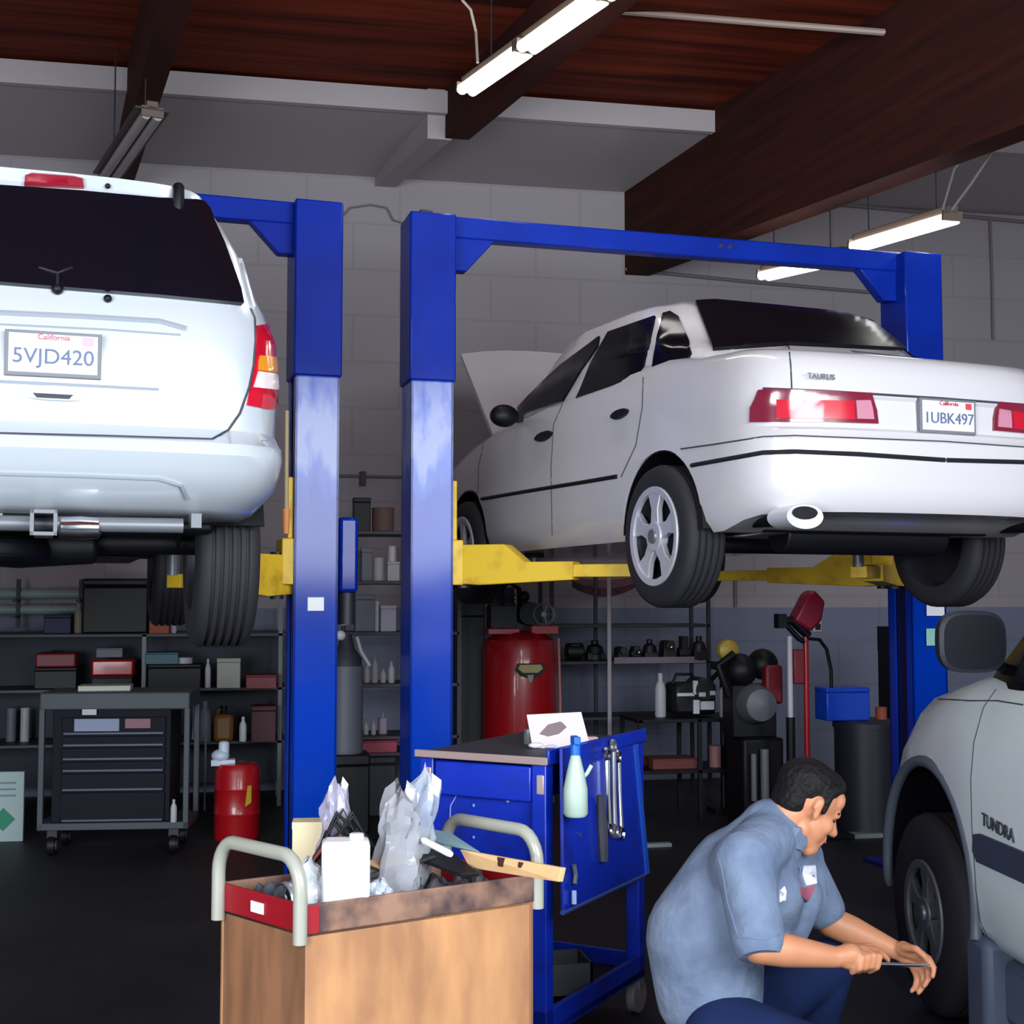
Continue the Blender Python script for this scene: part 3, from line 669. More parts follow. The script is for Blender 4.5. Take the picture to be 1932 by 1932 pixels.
# liner, wheel, underside
liner(tr, -.915, TW[1], TW[2], .452, .4)
wheel(tr, (-.80, TW[1]+.03, .38), .378, .25, -1, .2, 5, grooves=4, rimm=M_steel); wheel(tr, (.80, TW[1], .38), .378, .25, 1, .2, 5, rimm=M_steel)
wheel(tr, (-.80, -2.0, .38), .378, .25, -1, .2, 5, rimm=M_steel); wheel(tr, (.80, -2.0, .38), .378, .25, 1, .2, 5, rimm=M_steel)
MB().b2((-.55,-2.4,.30), (.55,1.1,.46)).build('underbody', M_blk, tr, bev=.02)
mb = MB(); mb.b2((-.93, -.08, .04), (-.62, .10, .42)); mb.b2((-.86, -1.5, .14), (-.62, -.05, .36)); mb.build('floor_tone_block', mat('floor_bluegrey', (74,84,104), .6), tr, bev=.03)  # blue-grey block standing in for the floor seen under the truck
MB().b2((-.86, TW[1]+.47, .40), (-.70, 1.1, .56)).build('bumper_end', M_dark, tr, bev=.03)
# mirror
ma = FT.pd(1838, 1211, 4.7)
mb = MB(); q = []
for k in range(28):
    a = 2*pi*k/28; ca, sa = cos(a), sin(a)
    q.append((abs(ca)**.62*(1 if ca > 0 else -1)*.122, abs(sa)**.62*(1 if sa > 0 else -1)*.110))
prof = [(.86, .0), (1.0, .012), (1.0, .045), (.9, .085), (.6, .115), (.01, .125)]
vs = []; fs = []
for sc, dy in prof:
    for (x, z) in q: vs.append(ma+V((x*sc, dy, z*sc)))
for j in range(len(prof)-1):
    for k in range(28): fs.append((j*28+k, j*28+(k+1)%28, (j+1)*28+(k+1)%28, (j+1)*28+k))
fs += [tuple(range(28))]
mo = MB().add(vs, fs).build('side_mirror', mat('mirror_housing', (40,42,52), .5, spec=.3), tr)
MB().prism([ma+V((x*.88, -.002, z*.88)) for x, z in q], (0,0,0), (0,.008,0)).build('mirror_glass', mat('mirror_glass', (13,13,24), .5, spec=.2), mo)
MB().cyl(ma+V((.06,.05,-.05)), ma+V((.2,.1,-.14)), .022).build('mirror_arm', M_blk, mo)
# ---------------------------------------------------------------- background shelving and equipment
def AF(px, d, psi=11): q = P(px, 700, d); return Fr((q.x, q.y, 0), psi)
def zp(px, py, d): return P(px, py, d).z
def item(kind, x0, x1, yt, zb_, d, m, name, label, cat, group=None, m2=None, dep=None, psi=11, hh=None):
    mid = (x0+x1)/2; q = P(mid, 700, d); wd = (x1-x0)*d/F; h = hh or zp(mid, yt, d)-zb_; dep = dep or min(wd, .25)
    fr = Fr((q.x, q.y, zb_), psi); t = thing(name, label, cat, fr, group)
    if kind == 'box':
        MB().b2((-wd/2, -dep/2, 0), (wd/2, dep/2, h*.86)).build('box_body', m, t, bev=min(wd, h)*.04)
        MB().b2((-wd/2-.002, -dep/2-.002, h*.86), (wd/2+.002, dep/2+.002, h)).build('lid', m2 or m, t, bev=min(wd, h)*.04)
    elif kind == 'bottle':
        r = wd/2; MB().lathe([(r*.9,0), (r,h*.04), (r,h*.62), (r*.85,h*.72), (r*.4,h*.84), (r*.38,h*.88)], n=18).build('bottle_body', m, t)
        MB().lathe([(r*.45,h*.86), (r*.45,h*.99), (r*.38,h)], n=14).build('cap', m2 or m, t)
    elif kind == 'can':
        r = wd/2; MB().lathe([(r*.94,0), (r,h*.02), (r*.97,h*.06), (r*.97,h*.94)], n=24).build('can_body', m, t)
        MB().lathe([(r*1.02,h*.93), (r*1.02,h*.98), (r*.9,h), (r*.2,h)], n=24).build('lid', m2 or m, t)
    elif kind == 'jug':
        MB().b2((-wd/2, -dep/2, 0), (wd/2, dep/2, h*.78)).build('jug_body', m, t, bev=min(wd,dep)*.22)
        MB().lathe([(wd*.16,h*.74), (wd*.16,h*.94), (wd*.2,h*.94), (wd*.2,h)], n=14).build('cap', m2 or m, t)
        MB().tube([(-wd*.3,0,h*.74), (-wd*.3,0,h*.88), (0,0,h*.9)], wd*.07, 8).build('handle', m, t)
    elif kind == 'case':
        MB().b2((-wd/2, -dep/2, 0), (wd/2, dep/2, h*.9)).build('case_body', m, t, bev=h*.12)
        MB().tube([(-wd*.15,-dep*.1,h*.88), (-wd*.13,-dep*.1,h), (wd*.13,-dep*.1,h), (wd*.15,-dep*.1,h*.88)], h*.05, 8).build('handle', m2 or M_blk, t)
    return t
mWht = mat('old_white', (176,172,178), .5); mGry = mat('mid_grey', (104,104,116), .55); mDk = mat('dim_grey', (44,46,56), .6)
mDRed = mat('dull_dark_red', (116,22,34), .5); mAmb = mat('amber_jug', (128,84,36), .4); mTeal = mat('teal_plastic', (30,86,100), .5); mOr = mat('rusty_orange', (150,74,52), .7)
mShelf = mat('dark_shelf', (36,34,46), .5)
def rack(name, label, cat, x0, x1, d, dep, ys, ytop, m, mp, legs=None, extra=0):
    mid = (x0+x1)/2; fr = AF(mid, d); L = lambda px: fr.px(px, 700, 1, 0).x; t = thing(name, label, cat, fr); zs = []
    for y in ys:
        z = zp(mid, y, d); zs.append(z); MB().b2((L(x0), 0, z-.025), (L(x1), dep, z)).build('shelf_board', m, t, bev=.003)
    zt_ = zp(mid, ytop, d)
    for px in (legs or (x0, x1)):
        for yy in (.012, dep-.012): MB().b2((L(px)-.015, yy-.012, 0), (L(px)+.015, yy+.012, zt_)).build('upright', mp, t)
    return t, zs
# --- left wall bench
dB = 10.0
bench, (zB, zL, zU) = rack('workbench', 'long dark workbench with shelves along the back wall under the silver vehicle', 'workbench', -150, 545, dB, .55, [1300, 1403, 1196], 1140, mShelf, M_grey, legs=(-140, 281, 535))
d1 = 10.15
bx = AF(197, dB); MB().b2((bx.px(-145,700,1,0).x, .52, .12), (bx.px(542,700,1,0).x, .545, zp(197,1194,dB))).build('back_panel', mat('bench_shade_sheet', (46,50,62), .7), bench)  # dark sheet added in place of the shade below the raised vehicle
item('box', 85, 160, 1258, zB, d1, M_blk, 'storage_box', 'black box on the bench under a red case', 'box', dep=.3)
item('case', 85, 157, 1228, zp(120,1258,d1), d1, mDRed, 'tool_case', 'dark red case stacked on a black box, leftmost on the bench', 'tool case', 'red tool cases', dep=.25)
item('box', 190, 262, 1274, zB, d1, M_blk, 'storage_box', 'black box on the bench under the red bag-like case', 'box', dep=.3)
item('case', 188, 264, 1240, zp(220,1274,d1), d1, M_red, 'tool_case', 'bright red rounded case with grey cap on top, by the grey upright', 'tool case', 'red tool cases', dep=.25)
item('box', 195, 242, 1222, zp(220,1240,d1)+.002, d1, mGry, 'parts_tray', 'small grey tray on top of the red case', 'tray', dep=.15)
item('box', 292, 388, 1252, zB, d1, M_blk, 'power_supply', 'black machine box on the bench behind the rear tyre', 'machine')
item('box', 286, 346, 1230, zp(330,1252,d1), d1, mTeal, 'parts_tray', 'teal tray on the black machine box', 'tray', dep=.2)
item('can', 338, 372, 1240, zp(330,1252,d1), d1+.03, mWht, 'bowl', 'pale dish beside the teal tray', 'bowl')
item('bottle', 395, 406, 1243, zB, d1, mWht, 'bottle', 'slim white bottle beside the square cream box', 'bottle')
item('box', 418, 461, 1241, zB, d1, mat('cream_box', (160,158,150), .6), 'carton', 'square cream carton on the bench left of the blue post', 'box')
item('box', 472, 528, 1272, zB, d1, mDRed, 'carton', 'flat dark red carton on the bench end by the blue post', 'box')
item('box', 170, 289, 1092, zU, d1, M_blk, 'storage_bin', 'large black bin on the upper shelf below the yellow arm', 'bin', dep=.3)
item('bottle', 150, 166, 1138, zU, d1, mat('cream_bottle', (140,128,110), .6), 'bottle', 'cream bottle left of the large black bin', 'bottle')
item('box', 98, 146, 1160, zU, d1, mat('navy_box', (24,26,72), .6), 'carton', 'navy carton on the upper shelf by the cream bottle', 'box', dep=.2)
item('box', 292, 328, 1128, zU, d1, mOr, 'carton', 'rust orange carton on the upper shelf by the tyre', 'box', dep=.2)
item('bottle', 329, 341, 1124, zU, d1+.05, mWht, 'bottle', 'white bottle behind the rust orange carton', 'bottle')
for k, (x0, x1, c_, lb) in enumerate(((28, 46, mGry, 'grey cylinder on the low shelf at the far left'), (54, 71, mWht, 'pale cylinder on the low shelf beside the tool chest'))):
    item('can', x0, x1, 1335, zL, d1, c_, 'canister', lb, 'canister')
item('bottle', 384, 408, 1322, zL, d1, mGry, 'bottle', 'grey bottle on the low shelf right of the tool chest', 'bottle')
item('jug', 413, 449, 1332, zL, d1, mAmb, 'jug', 'amber jug on the low shelf above the red drum', 'jug', m2=M_blk)
item('bottle', 460, 474, 1352, zL, d1, mat('bright_white', (225,225,232), .4), 'bottle', 'bright white bottle on the low shelf above the red drum', 'bottle')
item('box', 482, 528, 1330, zL, d1, mat('maroon', (70,24,36), .6), 'carton', 'maroon carton on the low shelf by the blue post', 'box')
# pipes on a wall rack
fr = AF(60, 10.35); t = thing('pipe_rack', 'wall rack at left carrying pale lengths of pipe', 'rack', fr)
for px in (-60, 40, 158):
    x = fr.px(px, 700, 1, 0).x; mb = MB(); z1 = zp(px, 1131, 10.35); z2 = zp(px, 1161, 10.35)
    mb.b2((x-.015, .10, z2-.1), (x+.015, .13, z1+.16)); mb.b2((x-.015, -.05, z1-.02), (x+.015, .12, z1)); mb.b2((x-.015, -.05, z2-.02), (x+.015, .12, z2)); mb.build('bracket', mDk, t)
for y, lb in ((1131, 'pale pipe on the upper rung of the wall rack'), (1161, 'pale pipe on the lower rung of the wall rack')):
    a = P(-120, y, 10.35); b = P(168 if y < 1150 else 140, y, 10.35); z = max(zp(60, y, 10.35), 0)+.042
    mb = MB().cyl((a.x, a.y+.02, z), (b.x, a.y+.02, z), .04); solo(mb, 'pipe', mat('pale_green_pipe', (132,150,152), .5), lb, 'pipe', 'pale pipes on the wall rack')
a = P(98, 1095, 9.9); b = P(150, 1175, 9.9); MB
# --- tool chest
dT = 8.3; FC = Fr((P(228, 700, dT).x, P(228, 700, dT).y, 0), 5)
t = thing('tool_chest', 'grey framed roll-away tool chest with black drawers and casters', 'tool chest', FC, None)
mCh = mat('chest_grey', (66,70,76), .5, metal=.2, spec=.3); mDr = mat('drawer_black', (13,15,26), .6, spec=.15); mHd = mat('drawer_trim', (64,68,84), .45, metal=.3)
xa, xb = FC.px(88, 700, 1, 0).x, FC.px(368, 700, 1, 0).x; z0 = zp(228, 1566, dT); z1 = zp(228, 1306, dT)
mb = MB(); mb.b2((xa, 0, z1-.11), (xb, .45, z1)); mb.build('top_tray', mCh, t, bev=.01)
for x in (xa, xb-.035):
    for y in (0, .42): MB().b2((x, y, z0), (x+.035, y+.03, z1-.1)).build('frame_post', mCh, t, bev=.004)
MB().b2((xa, 0, z0), (xb, .45, z0+.045)).build('bottom_rail', mCh, t, bev=.005)
xc0 = FC.px(112, 700, 1, 0).x; xc1 = FC.px(332, 700, 1, 0).x
MB().b2((xc0, .03, z0+.045), (xc1, .43, z1-.10)).build('cabinet_body', mDr, t, bev=.004)
ys = [1352, 1388, 1410, 1436, 1458, 1494, 1552]
for a, b in zip(ys, ys[1:]):
    za, zb2 = zp(228, a, dT), zp(228, b, dT)
    dr = MB().b2((xc0+.06, .012, zb2+.008), (xc1-.03, .04, za-.006)).build('drawer', mDr, t, bev=.003)
    MB().b2((xc0+.07, -.002, zb2+.006), (xc1-.04, .014, zb2+.022)).build('drawer_pull', mHd, dr, bev=.003)
for (x0, x1, ya, yb, m_, nm) in ((140,225,1356,1380,mat('sticker_blue', (128,134,160), .6),'sticker'), (236,284,1356,1374,mat('sticker_pink', (130,86,100), .6),'sticker'), (155,182,1338,1349,mWht,'badge')):
    A = FC.px(x0, yb, 1, -.004); B = FC.px(x1, ya, 1, -.004); MB().b2((A.x, -.006, A.z), (B.x, .012, B.z)).build(nm, m_, t)
for px, yy in ((115, .05), (340, .05), (115, .4), (340, .4)):
    x = FC.px(px, 700, 1, 0).x; w2 = MB().cyl((x-.02, yy, .062), (x+.02, yy, .062), .062).build('caster', M_blk, t)
    MB().cyl((x-.023, yy, .062), (x+.023, yy, .062), .03).build('caster_hub', M_steel, w2); MB().b2((x-.03, yy-.02, .06), (x-.024, yy+.02, z0)).b2((x+.024, yy-.02, .06), (x+.03, yy+.02, z0)).build('caster_fork', M_dark, w2) if 0 else MB().b2((x-.03, yy-.025, .11), (x+.03, yy+.025, z0)).build('caster_fork', M_dark, w2)
item('box', 165, 258, 1292, z1, dT+.2, mat('pale_tray', (170,176,160), .5), 'tray', 'pale shallow tray on the tool chest', 'tray', dep=.2)
def tool(pts, r, m, name, label, cat='tool', group=None, px=True, n=8):
    q = [P(*p) if px else V(p) for p in pts]; return solo(MB().tube(q, r, n), name, m, label, cat, group)
for (x, ya, yb, lb) in ((366, 1330, 1395, 'long bright wrench hanging on the right side of the tool chest'), (388, 1385, 1529, 'thin grey pry bar hanging beyond the tool chest side')):
    d_ = dT+.05 if x < 380 else 9.9
    tool([(x, ya, d_), (x-1, (ya+yb)/2, d_), (x-2, yb, d_)], [.010, .006, .011] if x < 380 else .008, M_chrome if x < 380 else M_grey, 'wrench' if x < 380 else 'pry_bar', lb, 'wrench' if x < 380 else 'bar')
item('bottle', 335, 347, 1508, z0+.045, dT+.02, mWht, 'bottle', 'white bottle at the foot of the tool chest frame', 'bottle')
# flammables placard
fr = Fr((P(-10, 700, 8.75).x, P(-10, 700, 8.75).y, 0), 8); t = thing('placard', 'white placard with a green diamond standing on the floor at far left', 'sign', fr)
x1 = fr.px(45, 1500, 1, 0).x; hz_ = zp(20, 1457, 8.75)
MB().b2((x1-.42, 0, 0), (x1, .03, hz_)).build('panel', mat('placard_white', (150,168,168), .6), t, bev=.004)
cx_ = fr.px(6, 1546, 1, 0); MB().prism([(cx_.x-.075, -.004, cx_.z), (cx_.x, -.004, cx_.z-.075), (cx_.x+.075, -.004, cx_.z), (cx_.x, -.004, cx_.z+.075)], (0,0,0), (0,.006,0)).build('green_diamond', mat('sign_green', (20,120,90), .6), t)
for y in (1478, 1490, 1502): z = zp(10, y, 8.75); MB().b2((x1-.36, -.003, z-.006), (x1-.05, .002, z+.006)).build('text_line', mat('faint_text', (110,122,130), .7), t)
# red drum with dispenser
fr = AF(458, 8.9); t = thing('oil_drum', 'small red drum with a yellow mark and white cap beside the blue post', 'drum', fr)
r_ = 42*8.9/F; hd = zp(458, 1437, 8.9)
MB().lathe([(r_*.95,0),(r_,.02),(r_,hd*.32),(r_*1.03,hd*.34),(r_,hd*.36),(r_,hd*.64),(r_*1.03,hd*.66),(r_,hd*.68),(r_,hd-.05),(r_*.85,hd-.01),(r_*.2,hd)]).build('drum_body', M_red, t)
MB().prism([(r_*.35,-r_*.95,hd*.45),(r_*.62,-r_*.82,hd*.5),(r_*.62,-r_*.82,hd*.72),(r_*.45,-r_*.93,hd*.72)], (0,-.01,0), (0,.02,0)).build('yellow_mark', mat('mark_yellow', (200,170,40), .5), t)
mb = MB(); mb.sph((-r_*.75, -.02, hd+.045), .06, 12, (1,1,.7)); mb.lathe([(.035,hd+.06),(.035,hd+.13),(.02,hd+.14)], (-r_*.6,-.02,0), n=16); mb.b2((-r_*1.15,-.06,hd-.02), (-r_*.1,.04,hd+.02)); mb.build('dispenser_head', mat('pale_blue_white', (206,216,232), .4), t, bev=.004)
# --- shelf unit between the lift posts
dS = 9.7
su, zs = rack('shelf_unit', 'tall dark shelf unit crowded with supplies between the lift posts', 'shelf', 606, 868, dS, .45, [1002, 1096, 1192, 1290, 1389, 1420], 985, mShelf, mShelf)
zz = dict(zip((1002,1096,1192,1290,1389,1420), zs)); d2 = dS+.12
for a in (
 ('box',668,700,940,1002,M_blk,'speaker_box','black box on top of the shelf unit between the posts','box'),
 ('can',703,746,958,1002,mat('brown_roll',(110,84,78),.7),'roll','brown roll on top of the shelf unit','roll'),
 ('box',662,682,1040,1096,mDk,'carton','dark carton on the top shelf behind the post','box'),
 ('box',684,704,1034,1096,mGry,'carton','tall grey carton on the top shelf','box'),
 ('can',706,727,1052,1096,mWht,'canister','pale canister on the top shelf with dark middle','canister'),
 ('box',732,755,1060,1096,mWht,'carton','low white carton on the top shelf near the right post','box'),
 ('can',733,750,1030,1060,mat('bright_dish',(196,190,200),.4),'lamp_dish','bright round dish above the low white carton','dish'),
 ('box',672,709,1122,1192,mGry,'metal_box','big grey metal box on the second shelf','box'),
 ('box',710,717,1134,1192,mWht,'binder','white binder beside the big grey metal box','binder'),
 ('box',720,749,1142,1192,mat('lilac_box',(166,156,176),.5),'carton','lilac white carton on the second shelf by the post','box'),
 ('bottle',690,702,1252,1290,mWht,'bottle','white bottle, leftmost of the row on the third shelf','bottle'),
 ('bottle',704,717,1238,1290,mWht,'bottle','tallest white bottle of the row on the third shelf','bottle'),
 ('bottle',720,732,1262,1290,mWht,'bottle','shortest white bottle of the row on the third shelf','bottle'),
 ('bottle',735,748,1248,1290,mWht,'bottle','white bottle nearest the post on the third shelf','bottle'),
 ('bottle',690,700,1362,1389,mWht,'bottle','small pale bottle on the lowest shelf, nearest the grey drum','bottle'),
 ('bottle',704,714,1360,1389,mWht,'bottle','small pale bottle in the middle of the lowest row','bottle'),
 ('jug',718,734,1344,1389,mat('pinkish_jug',(158,140,160),.5),'jug','pinkish jug on the lowest shelf','jug'),
 ('box',686,750,1394,1420,mat('raspberry',(150,40,66),.5),'carton','long raspberry red carton at the bottom of the shelf unit','box'),
 ('can',838,853,1072,1096,mWht,'canister','white canister on the top shelf right of the blue post','canister'),
 ('bottle',838,851,1130,1192,mWht,'bottle','white bottle on the second shelf right of the blue post','bottle'),
 ('can',841,856,1260,1290,mWht,'canister','white canister on the third shelf right of the blue post','canister'),
 ('bottle',840,854,1318,1389,mat('lilac_bottle',(160,158,186),.5),'bottle','lilac bottle on the lowest shelf right of the blue post','bottle'),
):
    k, x0, x1, yt, yb, m_, nm, lb, ct = a
    if nm == 'lamp_dish': item(k, x0, x1, yt, zp(741, 1060, d2), d2, m_, nm, lb, ct)
    else: item(k, x0, x1, yt, zz[yb], d2, m_, nm, lb, ct, 'small bottles on the shelf unit' if nm == 'bottle' else None)
item('box', 612, 752, 1422, 0, dS+.05, mDk, 'cabinet', 'dark low cabinet under the shelf unit', 'cabinet', hh=zs[-1]-.03, dep=.1)
# grey drum with pump and tools above it
dG = 9.2; item('box', 612, 700, 1420, 0, dG, M_blk, 'stand', 'black stand under the ribbed grey drum', 'stand', dep=.3)
fr = AF(657, dG); zd0 = zp(657, 1420, dG); t = thing('grey_drum', 'tall ribbed grey drum beside the blue post with a pump on top', 'drum', Fr((fr.o.x, fr.o.y, zd0), 11))
hg = zp(657, 1256, dG)-zd0; r_ = 33*dG/F; MB().lathe([(r_*(1 if k%2 else .97), hg*k/24) for k in range(25)]).build('drum_body', mat('drum_grey',(92,94,106),.5), t)
MB().lathe([(r_*.9,hg),(r_*.9,hg+.05),(r_*.5,hg+.12),(r_*.3,hg+.22)]).build('pump_base', mDk, t)
MB().lathe([(.022,0),(.026,.02),(.026,.12),(.018,.13)], (-.02,-.02,hg+.22+.06)).build('pump_cylinder', mat('bright_white2',(214,210,222),.4), t)
MB().cyl((-.02,-.02,hg+.1), (-.02,-.02,hg+.3), .012).build('pump_rod', M_dark, t)
MB().sph((-.04,-.05,hg+.21), .035).build('pump_knob', mat('bright_white2',(0,0,0)), t)
MB().tube([(.07,-.06,hg+.2),(.10,-.06,hg+.1),(.16,-.08,hg+.0)], .013).build('pump_lever', mWht, t)
MB().tube([(-.02,0,hg+.41),(-.07,-.03,hg+.55),(-.13,-.02,hg+.5),(-.12,0,hg+.3),(-.1,0,hg+.1)], .012).build('hose', M_blk, t)
MB().tube([(.0,0,hg+.42),(-.05,-.03,hg+.50),(-.09,-.05,hg+.60)], .01).build('hose_nozzle', mWht, t)
# --- black locker and compressor
item('box', 862, 908, 1105, 0, 10.4, M_blk, 'locker', 'narrow black locker left of the red compressor', 'locker', dep=.4)
dC = 10.2; fr = AF(980, dC); t = thing('air_compressor', 'upright red air compressor tank with black pump on top', 'air compressor', fr)
zt_ = zp(980, 1192, dC); r_ = 70*dC/F
MB().lathe([(r_*.5,.10),(r_*.85,.14),(r_,.24),(r_,zt_-.13),(r_*.93,zt_-.06),(r_*.6,zt_),(.02,zt_+.01)], n=36).build('tank', M_red, t)
for a in range(3): MB().box((r_*.7*cos(a*2.1+.5), r_*.7*sin(a*2.1+.5), .08), (.06,.06,.17)).build('foot', M_red, t)
MB().b2((-r_*.95,-.16,zt_-.015),(-.03,.16,zt_+.03)).build('motor_plate', M_red, t, bev=.005); MB().b2((.06,-.16,zt_-.015),(r_*.95,.16,zt_+.05)).build('motor_plate', M_red, t, bev=.005)
mb = MB(); mb.b2((-.24,-.1,zt_+.03),(-.04,.1,zt_+.20)); 
for k in (-.19,-.09): mb.lathe([(.055,.18),(.06,.22),(.045,.23),(.06,.25),(.045,.26),(.06,.28),(.05,.31),(.05,.34)], (k,0,zt_), n=14)
mb.build('pump', mDk, t, bev=.004)
MB().lathe([(.085,-.12),(.09,-.1),(.09,.1),(.07,.13)], (.06,0,zt_+.14), 'y', 20).build('motor', M_blk, t)
mb = MB(); c = V((.165,-.12,zt_+.135)); mb.lathe([(.070,0),(.088,-.01),(.088,.02),(.070,.02),(.070,0)], c, 'y', 28); mb.cyl(c, c+V((0,.03,0)), .02)
for k in range(5): mb.tube([c+V((0,.01,0)), c+V((.075*cos(k*1.257),.01,.075*sin(k*1.257)))], .008, 6)
mb.build('flywheel', M_steel, t)
MB().tube([(-.16,-.06,zt_+.33),(-.1,-.1,zt_+.38),(-.02,-.08,zt_+.33),(.0,0,zt_+.2)], .02).build('intake_pipe', M_blk, t)
MB().sph((.02,-.08,zt_+.27), .045).build('air_filter', M_blk, t)
zc = zp(990, 1258, dC); q = lambda x, z: (x, -r_-.002, z)
MB().prism([q(x,z) for x, z in ((-.07,zc+.04),(.12,zc+.04),(.14,zc-.01),(.10,zc-.055),(.03,zc-.075),(-.05,zc-.055),(-.09,zc-.01))], (0,0,0), (0,.012,0)).build('emblem', M_blk, t)
MB().prism([q(x,z-.0) for x, z in ((-.055,zc+.03),(.105,zc+.03),(.12,zc),(.08,zc-.03),(-.03,zc-.03),(-.07,zc))], (0,-.005,0), (0,0,0)).build('emblem_gold', mat('emblem_gold',(176,160,92),.5), t)
MB().prism([q(x,z) for x, z in ((0,zc-.045),(.05,zc-.045),(.035,zc-.10),(.015,zc-.10))], (0,-.006,0), (0,.002,0)).build('emblem_silver', M_steel, t)
MB().tube([(r_+.01,-.05,zt_-.05),(r_+.02,-.06,.8),(r_+.015,-.06,.4)], .011).build('air_line', mat('pale_hose',(190,120,110),.5), t)
# --- wire rack with used parts
dR = 10.55
rk, zr = rack('parts_rack', 'tall wire rack of dark used parts right of the compressor', 'rack', 1040, 1335, dR, .45, [1178, 1247, 1352], 1078, mShelf, mShelf, legs=(1041, 1148, 1333))
zr = dict(zip((1178,1247,1352), zr)); d3 = dR+.15
xk = AF(1187, dR); MB().b2((xk.px(1142,700,1,0).x, -.02, .3), (xk.px(1149,700,1,0).x, -.012, zp(1145,1080,dR))).build('bright_strip', mat('pale_post',(170,160,168),.4), rk)
MB().b2((xk.px(1155,700,1,0).x, -.012, zr[1247]-.02), (xk.px(1325,700,1,0).x, -.004, zr[1247]+.03)).build('shelf_lip', mat('dusty_lip',(124,110,126),.6), rk)
random.seed(3)
names = [('muffler','rounded black muffler'),('alternator','black alternator'),('caliper','dark brake caliper'),('air_filter_housing','black filter housing'),('pulley','dark pulley')]
spots = [(1064,1100,1213),(1102,1138,1208),(1156,1180,1216),(1184,1206,1218),(1208,1236,1206),(1240,1270,1200),(1273,1298,1198),(1300,1328,1200)]
where = ['nearest the compressor on the parts rack','left of the pale rack post','just right of the pale rack post','with a pale cap, second right of the pale rack post','left of the middle of the parts rack','in the middle of the parts rack','right of the middle of the parts rack','nearest the yellow lamp on the parts rack']
for i, (x0, x1, yt) in enumerate(spots):
    nm, ds = names[i % 5]; mid = (x0+x1)/2; q_ = P(mid, 700, d3); wd = (x1-x0)*d3/F; h = zp(mid, yt, d3)-zr[1247]; mb = MB(); r_ = min(wd, h)/2
    if i % 3 == 0: mb.lathe([(r_*.5,-wd/2),(r_*.98,-wd*.42),(r_,0),(r_*.98,wd*.42),(r_*.5,wd/2)], (0,0,r_), 'x', 18); mb.box((0,0,h*.6),(wd*.5,.1,h*.7))
    elif i % 3 == 1: mb.lathe([(r_,0),(r_*.9,h*.3),(r_,h*.35),(r_*.8,h*.7),(r_*.4,h*.8),(r_*.4,h)], n=16); mb.box((0,0,h*.2),(wd*.95,.12,h*.35))
    else: mb.box((0,0,h*.4),(wd*.9,.16,h*.8),taper=.7); mb.lathe([(r_*.6,-.1),(r_*.6,.1)], (0,0,h*.62), 'y', 16)
    e = thing(nm, ds+' '+where[i], 'car part', None, 'dark car parts on the rack', loc=(q_.x, q_.y, zr[1247])); mb.build('casing', mat('part_black',(20,17,22),.5), e, bev=.004)
    if i in (3, 5): MB().sph((0,-.11,h*.55), .018).build('bright_fitting', M_chrome, e)
q_ = P(1140, 1100, 11.0)
pts = [P(1080+12*k, 1096+(k-5)**2*.5*(-1)+14, 11.05) for k in range(11)]
mb = MB(); n_ = len(pts); vs = []
for k, p in enumerate(pts):
    hh_ = .07*(1-(k/10-.5)**2*1.5)
    vs += [p+V((0,0,hh_)), p+V((0,-.05,0)), p+V((0,0,-hh_)), p+V((0,.02,-hh_)), p+V((0,.03,hh_))]
fs = [tuple((k*5+j, k*5+(j+1)%5, (k+1)*5+(j+1)%5, (k+1)*5+j)[i] for i in range(4)) for k in range(n_-1) for j in range(5)]+[(4,3,2,1,0), tuple((n_-1)*5+j for j in range(5))]
solo(mb.add(vs, fs), 'bumper_cover', mat('faded_maroon',(112,76,84),.5), 'faded maroon bumper cover hung on the wall above the parts rack', 'car part')
# --- black bench with bottles and generator
dK = 9.7
bk, zk = rack('steel_bench', 'black steel bench with white bottles under the parts rack', 'bench', 1200, 1455, dK, .5, [1356, 1452], 1356, M_blk, M_blk, legs=(1205, 1315, 1447))
d4 = dK+.15
item('bottle', 1231, 1252, 1270, zk[0], d4, mWht, 'bottle', 'white bottle left of the black generator on the steel bench', 'bottle')
item('bottle', 1351, 1371, 1280, zk[0], d4, mWht, 'bottle', 'tall white bottle right of the black generator', 'bottle')
q_ = P(1300, 700, d4+.05); t = thing('generator', 'black machine with white labels on the steel bench', 'machine', Fr((q_.x, q_.y, zk[0]), 11))
MB().b2((-.17,-.12,0.02),(.15,.14,.25)).build('machine_body', M_blk, t, bev=.03); MB().lathe([(.07,-.14),(.09,-.12),(.09,.1)], (.06,0,.2), 'y', 20).build('round_housing', M_dark, t)
for (x, z, w2, h2) in ((-.09,.17,.13,.022), (-.015,.22,.035,.10), (-.01,.08,.045,.10), (.03,.17,.05,.03), (.11,.18,.04,.03), (.07,.09,.10,.06)): MB().b2((x-w2/2,-.135 if x < .02 else -.152,z-h2/2),(x+w2/2,-.115,z+h2/2)).build('white_label', mat('label_white',(200,198,208),.5), t)
MB().tube([(-.15,0,.24),(-.12,0,.31),(.0,0,.31),(.03,0,.24)], .012).build('handle', M_blk, t)
item('box', 1216, 1302, 1428, zk[1], d4, mat('brick_box',(112,52,50),.7), 'carton', 'brick red carton on the lower shelf of the steel bench', 'box', dep=.25)
item('can', 1331, 1354, 1406, zk[1], d4, mat('peach_can',(150,104,104),.6), 'paint_can', 'peach coloured can under the steel bench', 'can')
item('box', 1372, 1432, 1400, zk[1], d4, M_blk, 'battery', 'black battery under the steel bench beside the peach can', 'battery')
